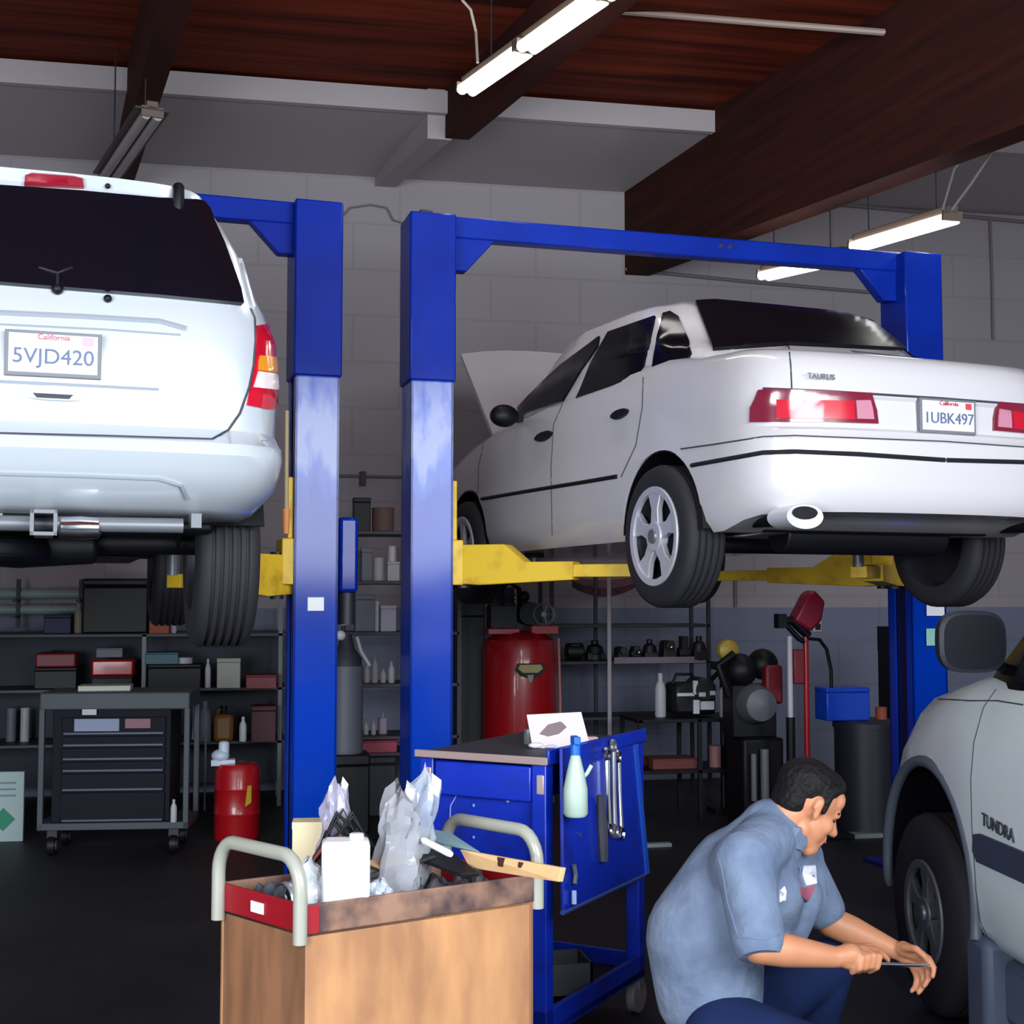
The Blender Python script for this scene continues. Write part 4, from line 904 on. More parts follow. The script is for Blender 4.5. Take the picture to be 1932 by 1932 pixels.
# dark machine, headlamp and canisters
t = thing('tyre_machine', 'dark machine with red and grey parts between the steel bench and the red strut tool', 'machine', AF(1425, 9.35))
mb = MB(); mb.b2((-.16,-.1,0),(.14,.25,.62)); mb.build('machine_body', M_blk, t, bev=.02)
MB().lathe([(.02,-.16),(.11,-.13),(.14,-.02),(.14,.06)], (-.04,-.02,.85), 'y', 22).build('round_cover', mat('dull_grey_cover',(96,94,104),.5), t)
mb = MB(); mb.b2((-.20,-.02,.62),(.12,.2,.98)); mb.sph((-.12,.05,1.08), .12); mb.sph((.06,.08,1.12), .11); mb.tube([(-.22,0,.9),(-.3,0,1.12),(-.18,0,1.2)], .03); mb.build('machine_head', M_blk, t, bev=.03)
MB().b2((.02,-.08,.85),(.15,.02,1.12)).build('red_cover', mDRed, t, bev=.02); MB().cyl((-.02,-.14,.15),(-.02,-.14,.55),.03).build('grey_tube', M_grey, t); MB().cyl((-.1,-.14,.2),(-.1,-.14,.52),.02).build('grey_tube', M_grey, t)
fr = AF(1358, 10.0); zy = zp(1358, 1248, 10.0); t = thing('vise_stand', 'black stand with arms holding a yellow lamp beside the rack', 'stand', fr)
MB().cyl((0,0,0),(0,0,zy-.05),.025).build('pole', M_blk, t); MB().tube([(-.12,0,zy-.16),(0,0,zy-.05),(.12,0,zy-.16)], .02).build('arms', M_blk, t); MB().b2((-.1,-.1,0),(.1,.1,.03)).build('base', M_blk, t); MB().b2((-.08,-.06,zy-.06),(.08,.06,zy)).build('clamp', M_blk, t, bev=.01)
solo(MB().lathe([(.045,-.08),(.075,-.06),(.085,-.02),(.06,.04),(.04,.07)], (P(1358,0,10).x, P(1358,0,10).y, zy+.085), 'y', 22), 'work_lamp', mat('yellow_lamp',(196,164,70),.4), 'yellow round work lamp on the black stand', 'lamp')
# red strut tool
dJ = 9.0; fr = AF(1513, dJ); zq = lambda y: zp(1513, y, dJ); t = thing('spring_compressor', 'red strut compressor with tilted red head and long red pole', 'workshop tool', fr)
MB().cyl((0,0,.02),(0,0,zq(1195)),.019).build('pole', M_red, t); MB().b2((-.25,-.18,0),(.25,.2,.03)).build('base', M_dark, t, bev=.005)
mb = MB(); mb.prism([(-.10,-.05,zq(1170)),(.0,-.05,zq(1120)),(.05,-.05,zq(1112)),(.13,-.05,zq(1135)),(.10,-.05,zq(1172)),(.02,-.05,zq(1192))], (0,0,0), (0,.14,0)); mb.build('head', mat('head_red',(150,24,56),.4), t, bev=.02)
mb = MB(); mb.tube([(-.2,0,zq(1172)),(-.1,0,zq(1170)),(.02,0,zq(1200))], .03); mb.tube([(-.15,0,zq(1175)),(-.05,0,zq(1205)),(.0,0,zq(1212))], .018); mb.b2((-.21,-.04,zq(1185)),(-.15,.04,zq(1158))); mb.build('linkage', M_blk, t)
MB().cyl((-.125,-.02,zq(1352)),(-.125,-.02,zq(1200)),.019).build('white_tube', mat('pale_tube',(190,180,192),.4), t)
MB().cyl((-.125,-.02,.03),(-.125,-.02,zq(1352)),.03).build('tube_base', M_blk, t)
MB().tube([(.02,0,zq(1205)),(.10,0,zq(1207)),(.15,0,zq(1225)),(.18,0,zq(1265)),(.18,0,zq(1300))], .012).build('hose', M_blk, t)
MB().b2((-.10,-.03,zq(1290)),(-.02,.05,zq(1225))).build('gauge_block', mDRed, t, bev=.01)
# drum, blue tub
dD = 9.15; item('can', 1562, 1682, 1357, 0, dD, mat('charcoal_drum',(34,38,48),.5), 'waste_drum', 'charcoal waste drum behind the man near the right lift post', 'drum')
item('box', 1536, 1622, 1296, zp(1600,1357,dD), dD-.02, mat('bright_blue_tub',(10,70,200),.4), 'tub', 'bright blue tub on the charcoal drum', 'tub', dep=.2)
item('can', 1640, 1662, 1334, zp(1640,1357,dD), dD, mOr, 'paint_can', 'small rusty can on the charcoal drum right of the blue tub', 'can')
item('box', 1662, 1690, 1182, 0, 10.3, M_blk, 'locker', 'narrow black locker beside the right lift post', 'locker', dep=.3)
q_ = P(1647, 1185, 10.9); q_.y = YW
mb = MB(); mb.b2((q_.x-.045, YW-.02, q_.z-.06), (q_.x+.045, YW, q_.z+.06)); e = thing('wall_socket', 'white socket box on the grey wall band near the right lift post', 'socket', None, loc=(q_.x, YW, q_.z-.06))
mb.v = [p-e.location for p in mb.v]; mb.build('cover_plate', mWht, e, bev=.006); MB().b2((-.02,-.05,.02),(.02,-.02,.075)).build('plug', M_blk, e)
q_ = P(1640, 1568, 8.95); solo(MB().b2((q_.x-.13, q_.y-.06, 0), (q_.x+.1, q_.y+.04, .03)), 'plank', mat('pale_plank',(150,158,160),.6), 'pale strip of board on the floor by the charcoal drum', 'board', bev=.004)
q_ = P(1240, 1588, 8.6); solo(MB().b2((q_.x-.1, q_.y-.03, 0), (q_.x+.09, q_.y+.03, .025)), 'plank', mat('pale_plank',(0,0,0)), 'short pale strip on the floor between the blue cart and the man', 'board', bev=.004)
# ---------------------------------------------------------------- wall and ceiling runs
mPipe = mat('grey_conduit', (112,104,104), .5)
def run(pts, r, m, name, label, cat, n=8): return solo(MB().tube(pts, r, n), name, m, label, cat)
def onwall(px, py, off=.03):
    a = P(px, py, 1.0); t_ = (YW-off)/a.y; return V((a.x*t_, YW-off, CH+(a.z-CH)*t_))
run([onwall(560,896), onwall(765,900)], .012, mPipe, 'wall_conduit', 'thin conduit on the wall between the two blue posts', 'conduit')
b_ = onwall(685, 903); solo(MB().box(b_, (.05,.05,.12)), 'junction_box', mDk, 'small dark box on the wall conduit between the posts', 'junction box')
run([onwall(645,470), onwall(645,410), onwall(660,392), onwall(700,386), onwall(730,392), onwall(742,415), onwall(760,420)], .008, mPipe, 'cable', 'thin looped cable on the wall between the post tops', 'cable')
run([onwall(1180,508), onwall(1420,532), onwall(1650,552)], .016, mPipe, 'wall_conduit', 'conduit running along the wall under the crossbeam', 'conduit')
run([onwall(1545,382), onwall(1760,402), onwall(1990,424)], .018, mPipe, 'wall_conduit', 'conduit high on the wall behind the lit lamps', 'conduit')
run([onwall(1868,412), onwall(1872,530), onwall(1874,640)], .012, mPipe, 'wall_conduit', 'vertical conduit on the wall right of the lift', 'conduit')
run([onwall(1388,1080), onwall(1388,1145)], .014, mPipe, 'wall_conduit', 'short vertical conduit below the far yellow arm', 'conduit')
run([P(-40+960,-20,8.2), P(1180,22,8.15), P(1450,44,8.1), P(1705,64,8.05)], .022, mat('pale_conduit',(150,128,118),.5), 'ceiling_conduit', 'pale conduit crossing under the plank ceiling', 'conduit')
run([P(1705,64,8.05), P(1740,90,8.0), P(1790,170,7.95), P(1812,215,7.9), P(1834,276,7.85)], .016, mat('brown_cord',(92,72,68),.6), 'cable', 'brown cord drooping from the ceiling conduit', 'cord')
run([P(1800,180,7.95), P(1850,240,7.9), P(1875,262,7.85)], .010, mat('brown_cord',(0,0,0)), 'cable', 'thin cord branching off to the right of the drooping cord', 'cord')
run([P(1932,235,7.8), P(1905,245,7.8), P(1870,290,7.75), P(1830,350,7.7), P(1794,398,7.66)], .009, mPipe, 'cable', 'grey cord rising from the lit lamp to the right edge', 'cord')
run([P(1834,276,7.85), P(1800,320,7.75), P(1778,396,7.68)], .008, mPipe, 'cable', 'grey cord dropping to the end of the lit lamp', 'cord')
run([P(872,0,7.7), P(888,18,7.7), P(898,60,7.8), P(901,118,7.7)], .009, mat('white_cord',(170,160,150),.5), 'cable', 'white cord curling down to the middle lamp', 'cord')
# ---------------------------------------------------------------- tube lamps
def emis(name, col, s):
    m = bpy.data.materials.new(name); m.use_nodes = True; b = m.node_tree.nodes['Principled BSDF']; b.inputs['Base Color'].default_value = (1,1,1,1)
    b.inputs['Emission Color'].default_value = (*col, 1); b.inputs['Emission Strength'].default_value = s; return m
M_tube = emis('lit_tube', (1,.98,.92), 12); M_off = mat('unlit_tube', (150,140,140), .3)
def lamp(p0, dirv, n, L, lit, label, gap=.03, w2=.034):
    """p0: far end; dirv: direction toward the door; n segments each with two tubes"""
    u = V(dirv).normalized(); s = u.cross(V((0,0,1))).normalized(); up = s.cross(u)
    t = thing('tube_lamp', label, 'ceiling lamp', None, 'tube lamps', loc=p0)
    tot = n*L+(n-1)*gap
    M = Matrix((u, s, up)).transposed()
    hs = MB().box((tot/2, 0, .055), (tot, .07, .05)); mb = hs.xf(M.to_4x4()); mb.build('housing', mat('lamp_housing',(90,76,66),.5), t, bev=.006)
    for k in range(n):
        x0 = k*(L+gap)
        for sd in (-w2, w2):
            MB().tube([(x0+.02,sd,0),(x0+L-.02,sd,0)], .031, 14).xf(M.to_4x4()).build('tube', M_tube if lit else M_off, t)
        for xe in (x0+.01, x0+L-.01): MB().box((xe,0,.015),(.02,.13,.06)).xf(M.to_4x4()).build('end_cap', mat('lamp_housing',(0,0,0)), t)
        if not lit: MB().box((x0+L/2,0,.03),(L,.2,.012)).xf(M.to_4x4()).build('reflector', mat('dark_reflector',(50,44,46),.4), t)
    for k in (.15, .85):
        q = u*(tot*k); zt2 = zd(t.location.y+q.y)-(t.location.z+q.z)
        MB().cyl(q+V((0,0,.06)), q+V((0,0,zt2)), .005, n=6).build('hanger_wire', M_dark, t)
    return t
def between(a, b): return (b-a), (b-a).length
a = P(879,172,7.8); b = P(1126,-2,6.2); dv, Ld = between(a, b)
lamp(a, dv, 3, Ld/2.0, True, 'bright twin tube lamp hanging near the middle of the ceiling')
a = P(1440,522,9.9); b = P(1592,487,9.0); dv, Ld = between(a, b); lamp(a, dv, 1, Ld, True, 'lit tube lamp seen just below the blue crossbeam')
a = P(1615,466,8.85); b = P(1798,412,7.75); dv, Ld = between(a, b); lamp(a, dv, 1, Ld, True, 'lit tube lamp above the right end of the crossbeam')
a = P(203,338,9.1); b = P(288,215,7.7); dv, Ld = between(a, b); lamp(a, dv, 1, Ld, False, 'unlit tube lamp above the silver vehicle')
# ---------------------------------------------------------------- blue tool cart
ca = P(1030, 1432, 4.5); cl = P(792, 1415, 4.74); cr = P(1190, 1385, 5.29)
HB = ca.z; CB = Fr((cl.x, cl.y, 0), 0)
CB.a = math.atan2(ca.y-cl.y, ca.x-cl.x); CB.M = Matrix.Translation(CB.o) @ Matrix.Rotation(CB.a, 4, 'Z'); CB.I = CB.M.inverted()
WB = (V((ca.x, ca.y))-V((cl.x, cl.y))).length; DB = (V((cr.x, cr.y))-V((ca.x, ca.y))).length*.97
mCB = mat('cart_blue', (8,44,176), .4, coat=.2, rgb2=(14,34,130), scale=6, lo=.3, hi=.5); mCBd = mat('cart_blue_edge', (30,80,190), .4)
cart = thing('tool_cart', 'tall blue steel tool cart with a pegged side panel in the middle', 'tool cart', CB)
LG = .055
for x, y in ((0,0), (WB-LG,0), (0,DB-LG), (WB-LG,DB-LG)):
    MB().b2((x,y,.13), (x+LG,y+LG,HB-.02)).build('leg', mCB, cart, bev=.004)
    MB().cyl((x+.012,y+.03,.062), (x+.045,y+.03,.062), .062).build('caster', mat('pale_caster',(120,112,116),.5), cart)
    MB().b2((x+.004,y+.01,.09), (x+.052,y+.05,.135)).build('caster_fork', M_steel, cart)
MB().b2((-.01,-.012,HB-.022), (WB+.01,DB,HB-.004)).build('top_tray', mat('dark_mat',(26,24,40),.6), cart, bev=.003)
MB().b2((-.012,-.018,HB-.02), (WB+.012,-.006,HB+.006)).build('front_lip', mat('worn_wood_lip',(150,128,124),.6), cart, bev=.003)
MB().b2((WB+.0,0,HB-.02), (WB+.012,DB,HB+.03)).build('side_lip', mCB, cart, bev=.003)
MB().b2((LG+.005,.004,HB-.150), (WB-LG-.005,DB*.8,HB-.03)).build('drawer', mCB, cart, bev=.006)
MB().b2((LG,.03,.42), (WB-LG,.045,HB-.15)).build('back_panel', mCB, cart)
MB().b2((0,0,.14), (WB,DB,.16)).build('bottom_shelf', M_blk, cart)
for a, b in (((0,0,.13),(WB,.02,.22)), ((WB-.02,0,.13),(WB,DB,.22)), ((0,DB-.02,.13),(WB,DB,.22)), ((0,0,.13),(.02,DB,.22))): MB().b2(a, b).build('shelf_rail', mCB, cart, bev=.003)
for x in (.02, WB-.035): MB().b2((x,-.004,HB-.12), (x+.028,.003,HB-.055)).build('bare_metal_clip', mat('bare_metal',(190,170,170),.4,metal=.4), cart, bev=.003)
mScr = mat('scratch_pale',(130,150,220),.5)
def scr(pts, r=.0035):
    q = [CB.px(x, y, 1, .027) for x, y in pts]; MB().tube(q, r, 6).build('scratch', mScr, cart)
scr([(820,1495),(822,1533)], .006); scr([(868,1490),(850,1520),(848,1560)], .0025); scr([(948,1495),(960,1514)], .006); scr([(1010,1495),(1000,1508)]); scr([(893,1517),(894,1522)], .004); scr([(893,1577),(894,1582)], .004)
# side panel hanging on the right, splayed outward
Q = [P(1058,1412,4.50), P(1190,1384,5.15), P(1215,1650,5.05), P(1061,1722,4.42)]; Q = [CB.L(p) for p in Q]
qn = (Q[1]-Q[0]).cross(Q[3]-Q[0]); qe = CB.L(EYE); qd = Q[2]-qe; Q[2] = qe+qd*((Q[0]-qe).dot(qn)/qd.dot(qn))
n_ = (Q[1]-Q[0]).cross(Q[3]-Q[0]).normalized(); n_ = n_ if n_.x > 0 else -n_
sp = MB().prism(Q, n_*-.006, n_*.006).build('side_panel', mCB, cart, bev=.002, smooth=0)
MB().tube([Q[3], Q[2]], .009, 6).build('panel_edge', mat('worn_edge',(60,80,150),.5), sp)
MB().prism([Q[1], Q[1]+V((0,.03,0)), Q[2]+V((0,.03,0)), Q[2]], n_*-.006, n_*.012).build('panel_flange', mCBd, sp)
EYEc = CB.L(EYE)
def onp(px, py, off=.012):   # point on the side panel seen at a pixel (local)
    d = CB.L(P(px,py,5))-EYEc; t_ = ((Q[0]+n_*off)-EYEc).dot(n_)/d.dot(n_); return EYEc+d*t_
def hang(pts, r, m, name, label, cat, group=None, off=.02, n=8):
    q = [CB.M @ onp(x, y, off) for x, y in pts]; return solo(MB().tube(q, r, n), name, m, label, cat, group)
for k, (xa_, ya, xb_, yb, lb) in enumerate(((1145,1424,1148,1565,'long combination wrench, leftmost of those hung on the blue side panel'), (1157,1408,1160,1568,'longest combination wrench in the middle of the blue side panel'), (1166,1428,1172,1572,'slightly bent combination wrench, rightmost on the blue side panel'))):
    p = CB.M @ onp(xa_, ya, .02); q = CB.M @ onp(xb_, yb, .02); mb = MB(); u = (q-p).normalized(); L_ = (q-p).length
    mb.tube([p+u*.02, p+u*L_*.5, q-u*.02], [.011,.0085,.011], 8)
    nn = (CB.M.to_3x3() @ n_).normalized(); sd = u.cross(nn)
    for c_, r_ in ((p, .019), (q, .022)):
        for j in range(9):
            a0 = .5+j*.6; a1 = a0+.62
            if c_ is q or j < 9: mb.tube([c_+(u*cos(a0)+sd*sin(a0))*r_, c_+(u*cos(a1)+sd*sin(a1))*r_], .0085, 6)
    solo(mb, 'wrench', M_chrome if k != 1 else mat('dull_chrome',(170,170,178),.3,metal=.8), lb, 'wrench', 'wrenches hung on the cart side panel')
c_ = CB.M @ onp(1086, 1540, .06); tb_ = thing('spray_bottle', 'cloudy spray bottle with a blue nozzle hung on the blue side panel', 'spray bottle', None, loc=c_)
h_ = .225; MB().lathe([(.034,0),(.041,.01),(.040,.09),(.030,.14),(.018,.19),(.014,.205)], n=20).build('bottle_body', mat('cloudy_plastic',(178,196,184),.45), tb_)
MB().lathe([(.017,.2),(.017,.235),(.01,.24)], n=14).build('nozzle_collar', mat('nozzle_blue',(20,100,200),.4), tb_); MB().b2((-.012,-.03,.235),(.012,.025,.262)).build('nozzle_head', mat('nozzle_blue',(0,0,0)), tb_, bev=.004)
MB().tube([(.02,0,.12),(.04,0,.14),(.055,0,.165)], .007).build('trigger', mat('cloudy_plastic',(0,0,0)), tb_)
hang([(1132,1500),(1136,1560),(1139,1625)], [.012,.022,.018], mat('grey_file',(54,54,66),.6), 'scraper', 'dark grey scraper hung beside the wrenches on the blue panel', 'scraper', off=.022)
hang([(1083,1632),(1086,1650),(1084,1668)], .008, M_steel, 'socket_adapter', 'small steel adapter clipped low on the blue side panel', 'socket', off=.02)
hang([(1083,1680),(1083,1706)], .009, mat('pale_blue_grip',(170,190,235),.4), 'screwdriver_bit', 'pale blue handled bit at the bottom corner of the blue panel', 'screwdriver', off=.02)
hang([(1094,1571),(1095,1577)], .006, M_chrome, 'hook', 'tiny bright hook in the middle of the blue panel', 'hook', off=.012)
# things on top and on the lower shelf
TZ = HB-.004
def onc(px, py, z=TZ): a = P(px, py, 1.0); t_ = (z-CH)/(a.z-CH); return V((a.x*t_, a.y*t_, z))
b0 = onc(1005, 1412); b1 = onc(1108, 1412); uu = (b1-b0).normalized()
q = [b0, b0+uu*.21, b0+uu*.21+V((-.02,.06,.125)), b0+uu*.01+V((-.02,.06,.115))]
nn = (q[1]-q[0]).cross(q[3]-q[0]).normalized()*.0035
mb = MB().prism(q, nn, -nn); ob = solo(mb, 'magazine', mat('magazine_paper',(206,196,200),.5), 'open magazine with a printed picture propped on the blue cart', 'magazine')
o0 = ob.location; f = lambda u, v: q[0]+(q[1]-q[0])*u+(q[3]-q[0])*v-o0
nf = nn.normalized()*.005; nf = nf if nf.dot(EYE-b0) > 0 else -nf
MB().prism([f(.16,.42), f(.34,.70), f(.58,.80), f(.66,.62), f(.5,.42), f(.3,.34)], nf*.6, nf).build('printed_picture', mat('print_brown',(120,100,104),.6), ob)
p_ = onc(1079, 1404); tb_ = thing('glue_bottle', 'white and blue squeeze bottle with a pointed cap on the blue cart', 'bottle', None, loc=p_)
MB().lathe([(.026,0),(.029,.008),(.029,.055),(.022,.07)], n=20).build('bottle_body', mat('pale_blue_bottle',(196,208,240),.4), tb_); MB().lathe([(.0295,.02),(.0295,.05)], n=20).build('blue_label', mat('label_blue',(60,100,180),.5), tb_)
MB().lathe([(.022,.068),(.018,.085),(.007,.105),(.004,.112)], n=16).build('pointed_cap', M_white, tb_)
for px, w2, h2, c_, lb in ((1012,.06,.022,(214,206,220),'crumpled white paper left of the magazine on the blue cart'), (1040,.05,.014,(190,186,214),'small pale paper scrap under the magazine')):
    p_ = onc(px, 1412); mb = MB(); mb.sph((p_.x,p_.y,p_.z+h2/2), h2/2, 8, (w2/h2,1.4,1)); solo(mb, 'paper', mat('paper%d'%px, c_, .7), lb, 'paper')
p_ = onc(998, 1404); tb_ = thing('small_jar', 'small grey jar at the left of the papers on the blue cart', 'jar', None, loc=p_)
MB().lathe([(.018,0),(.02,.004),(.019,.045)], n=16).build('jar_body', M_grey, tb_); MB().lathe([(.02,.043),(.02,.055),(.012,.057)], n=16).build('jar_lid', M_steel, tb_)
p_ = onc(1114, 1402); solo(MB().box((p_.x,p_.y,p_.z+.012),(.05,.04,.024)), 'carton', mat('peach_box',(220,180,176),.6), 'little peach carton at the back corner of the blue cart', 'box', bev=.003)
bz = .162
for (x, y, s_, c_, nm, lb) in ((WB-.14,.12,.035,(150,50,36),'rag','red rag on the bottom shelf of the blue cart'), (WB-.19,.10,.022,(190,170,150),'cup','pale cup beside the red rag on the bottom shelf'), (WB-.16,.42,.07,(60,64,68),'parts_bin','grey bin at the back of the bottom shelf of the blue cart')):
    e = thing(nm, lb, nm.replace('_',' '), None, loc=CB.M @ V((x,y,bz)))
    if nm == 'rag':
        mb = MB()
        for k in range(9): mb.sph((random.uniform(-.05,.05),random.uniform(-.05,.05),.02+random.uniform(0,.02)), .022, 8, (1.6,1,.8))
        fuse([mb], 'cloth', mat('rag_red',c_,.8), e, .006, 3)
    elif nm == 'cup': MB().lathe([(.02,0),(.026,.05),(.023,.05),(.018,.004),(.02,0)], n=16).build('cup_body', mat('cup',c_,.5), e)
    else:
        mb = MB(); mb.b2((-.1,-.1,0),(.1,.1,.01)); 
        for a, b in (((-.1,-.1,0),(.1,-.09,.12)),((-.1,.09,0),(.1,.1,.12)),((-.1,-.1,0),(-.09,.1,.12)),((.09,-.1,0),(.1,.1,.12))): mb.b2(a,b)
        mb.build('bin_body', mat('bin_grey',c_,.5), e)
# ---------------------------------------------------------------- plywood cart in the foreground
RZ = .78
def at(px, py, z): a = P(px, py, 1.0); t_ = (z-CH)/(a.z-CH); return V((a.x*t_, a.y*t_, z))
A = at(577, 1707, RZ); B = at(1006, 1650, RZ); Cc = at(418, 1664, RZ); Dd = B+(Cc-A)
wa = Fr((A.x, A.y, 0), 0); wa.a = math.atan2(B.y-A.y, B.x-A.x); wa.M = Matrix.Translation(wa.o) @ Matrix.Rotation(wa.a, 4, 'Z'); wa.I = wa.M.inverted()
wc = thing('utility_cart', 'worn plywood utility cart with red ends and tube handles in the foreground', 'cart', wa)
a_, b_, c_, d_ = [V((p.x, p.y, 0)) for p in (wa.L(A), wa.L(B), wa.L(Cc), wa.L(Dd))]
cen = (a_+b_+c_+d_)/4
def wallp(p, q, z0_, z1_, th, name, m, bev=.002, out=0):
    n = V(((q-p).y, -(q-p).x, 0)).normalized(); n = n if n.dot((p+q)/2-cen) > 0 else -n
    return MB().prism([p+V((0,0,z0_)), q+V((0,0,z0_)), q+V((0,0,z1_)), p+V((0,0,z1_))], n*out, n*(out-th)).build(name, m, wc, bev=bev, smooth=0)
M_ply = mat('worn_plywood', (196,142,96), .6, rgb2=(160,112,78), scale=2.6, stretch=(3,3,.9), lo=.36, hi=.6)
M_ply2 = mat('worn_plywood_end', (146,100,70), .6, rgb2=(116,80,56), scale=4, stretch=(3,3,.6), lo=.35, hi=.6)
M_band = mat('grimy_band', (150,112,92), .6, rgb2=(72,52,54), scale=9, lo=.35, hi=.6)
wallp(a_, b_, .12, RZ-.075, .014, 'side_panel', M_ply); wallp(c_, a_, .12, RZ-.075, .014, 'end_panel', M_ply2)
wallp(d_, c_, .12, RZ-.075, .014, 'side_panel', M_ply); wallp(b_, d_, .12, RZ-.075, .014, 'end_panel', M_ply2)
for p, q, m_ in ((a_, b_, M_band), (d_, c_, M_band), (c_, a_, mat('red_band',(150,16,30),.45)), (b_, d_, mat('red_band',(0,0,0)))): wallp(p, q, RZ-.078, RZ, .012, 'rim_band', m_, out=.006, bev=.004)
ux = (b_-a_).normalized(); 
for p0, s_ in ((a_, 1),):
    n = V((0,-1,0)); MB().prism([p0+V((0,0,RZ-.076)), p0+ux*.035+V((0,0,RZ-.076)), p0+ux*.035+V((0,0,RZ-.002)), p0+V((0,0,RZ-.002))], (0,-.006,0), (0,-.009,0)).build('red_corner', mat('red_band',(0,0,0)), wc)
MB().prism([a_, b_, d_, c_], (0,0,RZ-.085), (0,0,RZ-.07)).build('tray_floor', mat('dirty_tray',(30,30,38),.8), wc, smooth=0)
MB().prism([a_, b_, d_, c_], (0,0,.11), (0,0,.125)).build('bottom_deck', M_dark, wc, smooth=0)
lab = (c_*.5+a_*.5); un = (a_-c_).normalized(); nn = V((un.y, -un.x, 0)); nn = nn if nn.dot(lab-cen) > 0 else -nn
l0 = lab-un*.04; MB().prism([l0+V((0,0,RZ-.055)), l0+un*.06+V((0,0,RZ-.055)), l0+un*.06+V((0,0,RZ-.025)), l0+V((0,0,RZ-.025))], nn*.007, nn*.010).build('white_label', M_white, wc)
for fx, fz, r_ in ((.38,.30,.014), (.36,.25,.012)):
    q_ = c_+(a_-c_)*fx; MB().prism([q_+un*.0+V((0,0,fz+.03)), q_+un*.02+V((0,0,fz+.035)), q_+un*.018+V((0,0,fz-.02)), q_+un*.006+V((0,0,fz-.035)), q_-un*.012+V((0,0,fz+.01))], nn*.001, nn*.004).build('paint_chip', mat('chip',(206,190,170),.7), wc)
M_tubeh = mat('grey_tube_handle', (164,164,152), .35, coat=.4)
def handle(p, q, zt_, lean=0):
    out = (p-q).normalized(); n = V(((q-p).y, -(q-p).x, 0)).normalized(); n = n if n.dot((p+q)/2-cen) > 0 else -n
    p = p+n*.018; q = q+n*.018; u = (q-p).normalized(); pts = [p+V((0,0,RZ-.10))]
    pts.append(p+V((0,0,zt_-.11)))
    for k in range(7):
        t_ = pi/2*k/6; pts.append(p+u*(.075*(1-cos(t_)))+V((0,0,zt_-.09+.09*sin(t_))))
    for k in range(7):
        t_ = pi/2*(1-k/6); pts.append(q-u*(.075*(1-cos(t_)))+V((0,0,zt_-.09+.09*sin(t_))))
    pts += [q+V((0,0,zt_-.11)), q+V((0,0,RZ-.10))]
    return MB().tube(pts, .0195, 14).build('handle', M_tubeh, wc)
handle(c_+(a_-c_)*.03, a_-(a_-c_)*.0, .905); handle(b_, d_, .90)
for p in (a_, b_, c_, d_):
    q_ = p+(cen-p)*.15; MB().cyl(q_+V((-.018,0,.05)), q_+V((.018,0,.05)), .05).build('caster', M_blk, wc); MB().b2(q_+V((-.025,-.02,.05)), q_+V((.025,.02,.115))).build('caster_fork', M_dark, wc) 
TT = RZ-.07
wz = lambda fx, fy: V((a_.lerp(b_, fx).x+(c_-a_).x*fy, a_.lerp(b_, fx).y+(c_-a_).y*fy, TT))
# white jug
p_ = at(652, 1706, TT+.075); q_ = P(652, 1640, 3.72); t = thing('plastic_jug', 'square white plastic jug standing on the plywood cart', 'jug', Fr((q_.x, q_.y, TT), 8))
hj = P(652, 1583, 3.72).z-TT
MB().b2((-.066,-.05,0),(.066,.05,hj)).build('jug_body', mat('bright_white_jug',(248,248,248),.35), t, bev=.014); MB().lathe([(.02,hj-.01),(.02,hj+.012),(.016,hj+.014)], (.03,.01,0), n=16).build('jug_cap', M_white, t)
def blobby(name, label, cat, c, sz, m, n=26, seed=1, vox=.006, r=.025):
    rnd = random.Random(seed); mb = MB()
    for k in range(n):
        v = V([rnd.gauss(0, .42) for _ in range(3)]); v = V([max(-1, min(1, x)) for x in v]); rr = r*rnd.uniform(.6,1.3)
        mb.sph((v.x*sz[0], v.y*sz[1], sz[2]+v.z*sz[2]), rr, 6, (rnd.uniform(.6,1.8), rnd.uniform(.6,1.8), rnd.uniform(.6,1.5)), Euler((rnd.random()*3, rnd.random()*3, 0)).to_matrix())
    z_ = min(p.z for p in mb.v); mb.v = [p-V((0,0,z_)) for p in mb.v]
    e = thing(name, label, cat, None, loc=c); o = fuse([mb], 'crumpled_sheet' if 'bag' in name else 'pile', m, e, vox, 1)
    o.data.set_sharp_from_angle(angle=R(25)); return e
def crumple(name, label, cat, org, size, m, seed=1, lean=(0,0)):
    """thin crumpled bag standing up from org; size=(w,d,h)"""
    rnd = random.Random(seed); n1, n2 = 26, 16; vs = []; fs = []
    from mathutils import noise
    prof = [(0,.7),(.2,1),(.45,.85),(.62,.72),(.8,.92),(.92,.7),(1,.25)]
    for j in range(n2+1):
        v = j/n2; rad = ip(prof)(v)
        for i in range(n1):
            a = 2*pi*i/n1; k = 1+.55*noise.noise(V((cos(a)*1.6+seed*7, sin(a)*1.6, v*3.2)))+.26*noise.noise(V((cos(a)*3.4, sin(a)*3.4+seed*3, v*6)))
            zz_ = v*size[2]*(1+.30*noise.noise(V((cos(a)*1.3+seed, sin(a)*1.3, 3+seed)))*v)
            vs.append(V((cos(a)*size[0]/2*rad*k+lean[0]*v, sin(a)*size[1]/2*rad*k+lean[1]*v, zz_)))
    for j in range(n2):
        for i in range(n1): fs.append((j*n1+i, j*n1+(i+1)%n1, (j+1)*n1+(i+1)%n1, (j+1)*n1+i))
    fs.append(tuple(range(n1))[::-1]); fs.append(tuple(range(n2*n1, (n2+1)*n1)))
    e = thing(name, label, cat, None, loc=org); o = MB().add(vs, fs).build('film', m, e, smooth=24); return e
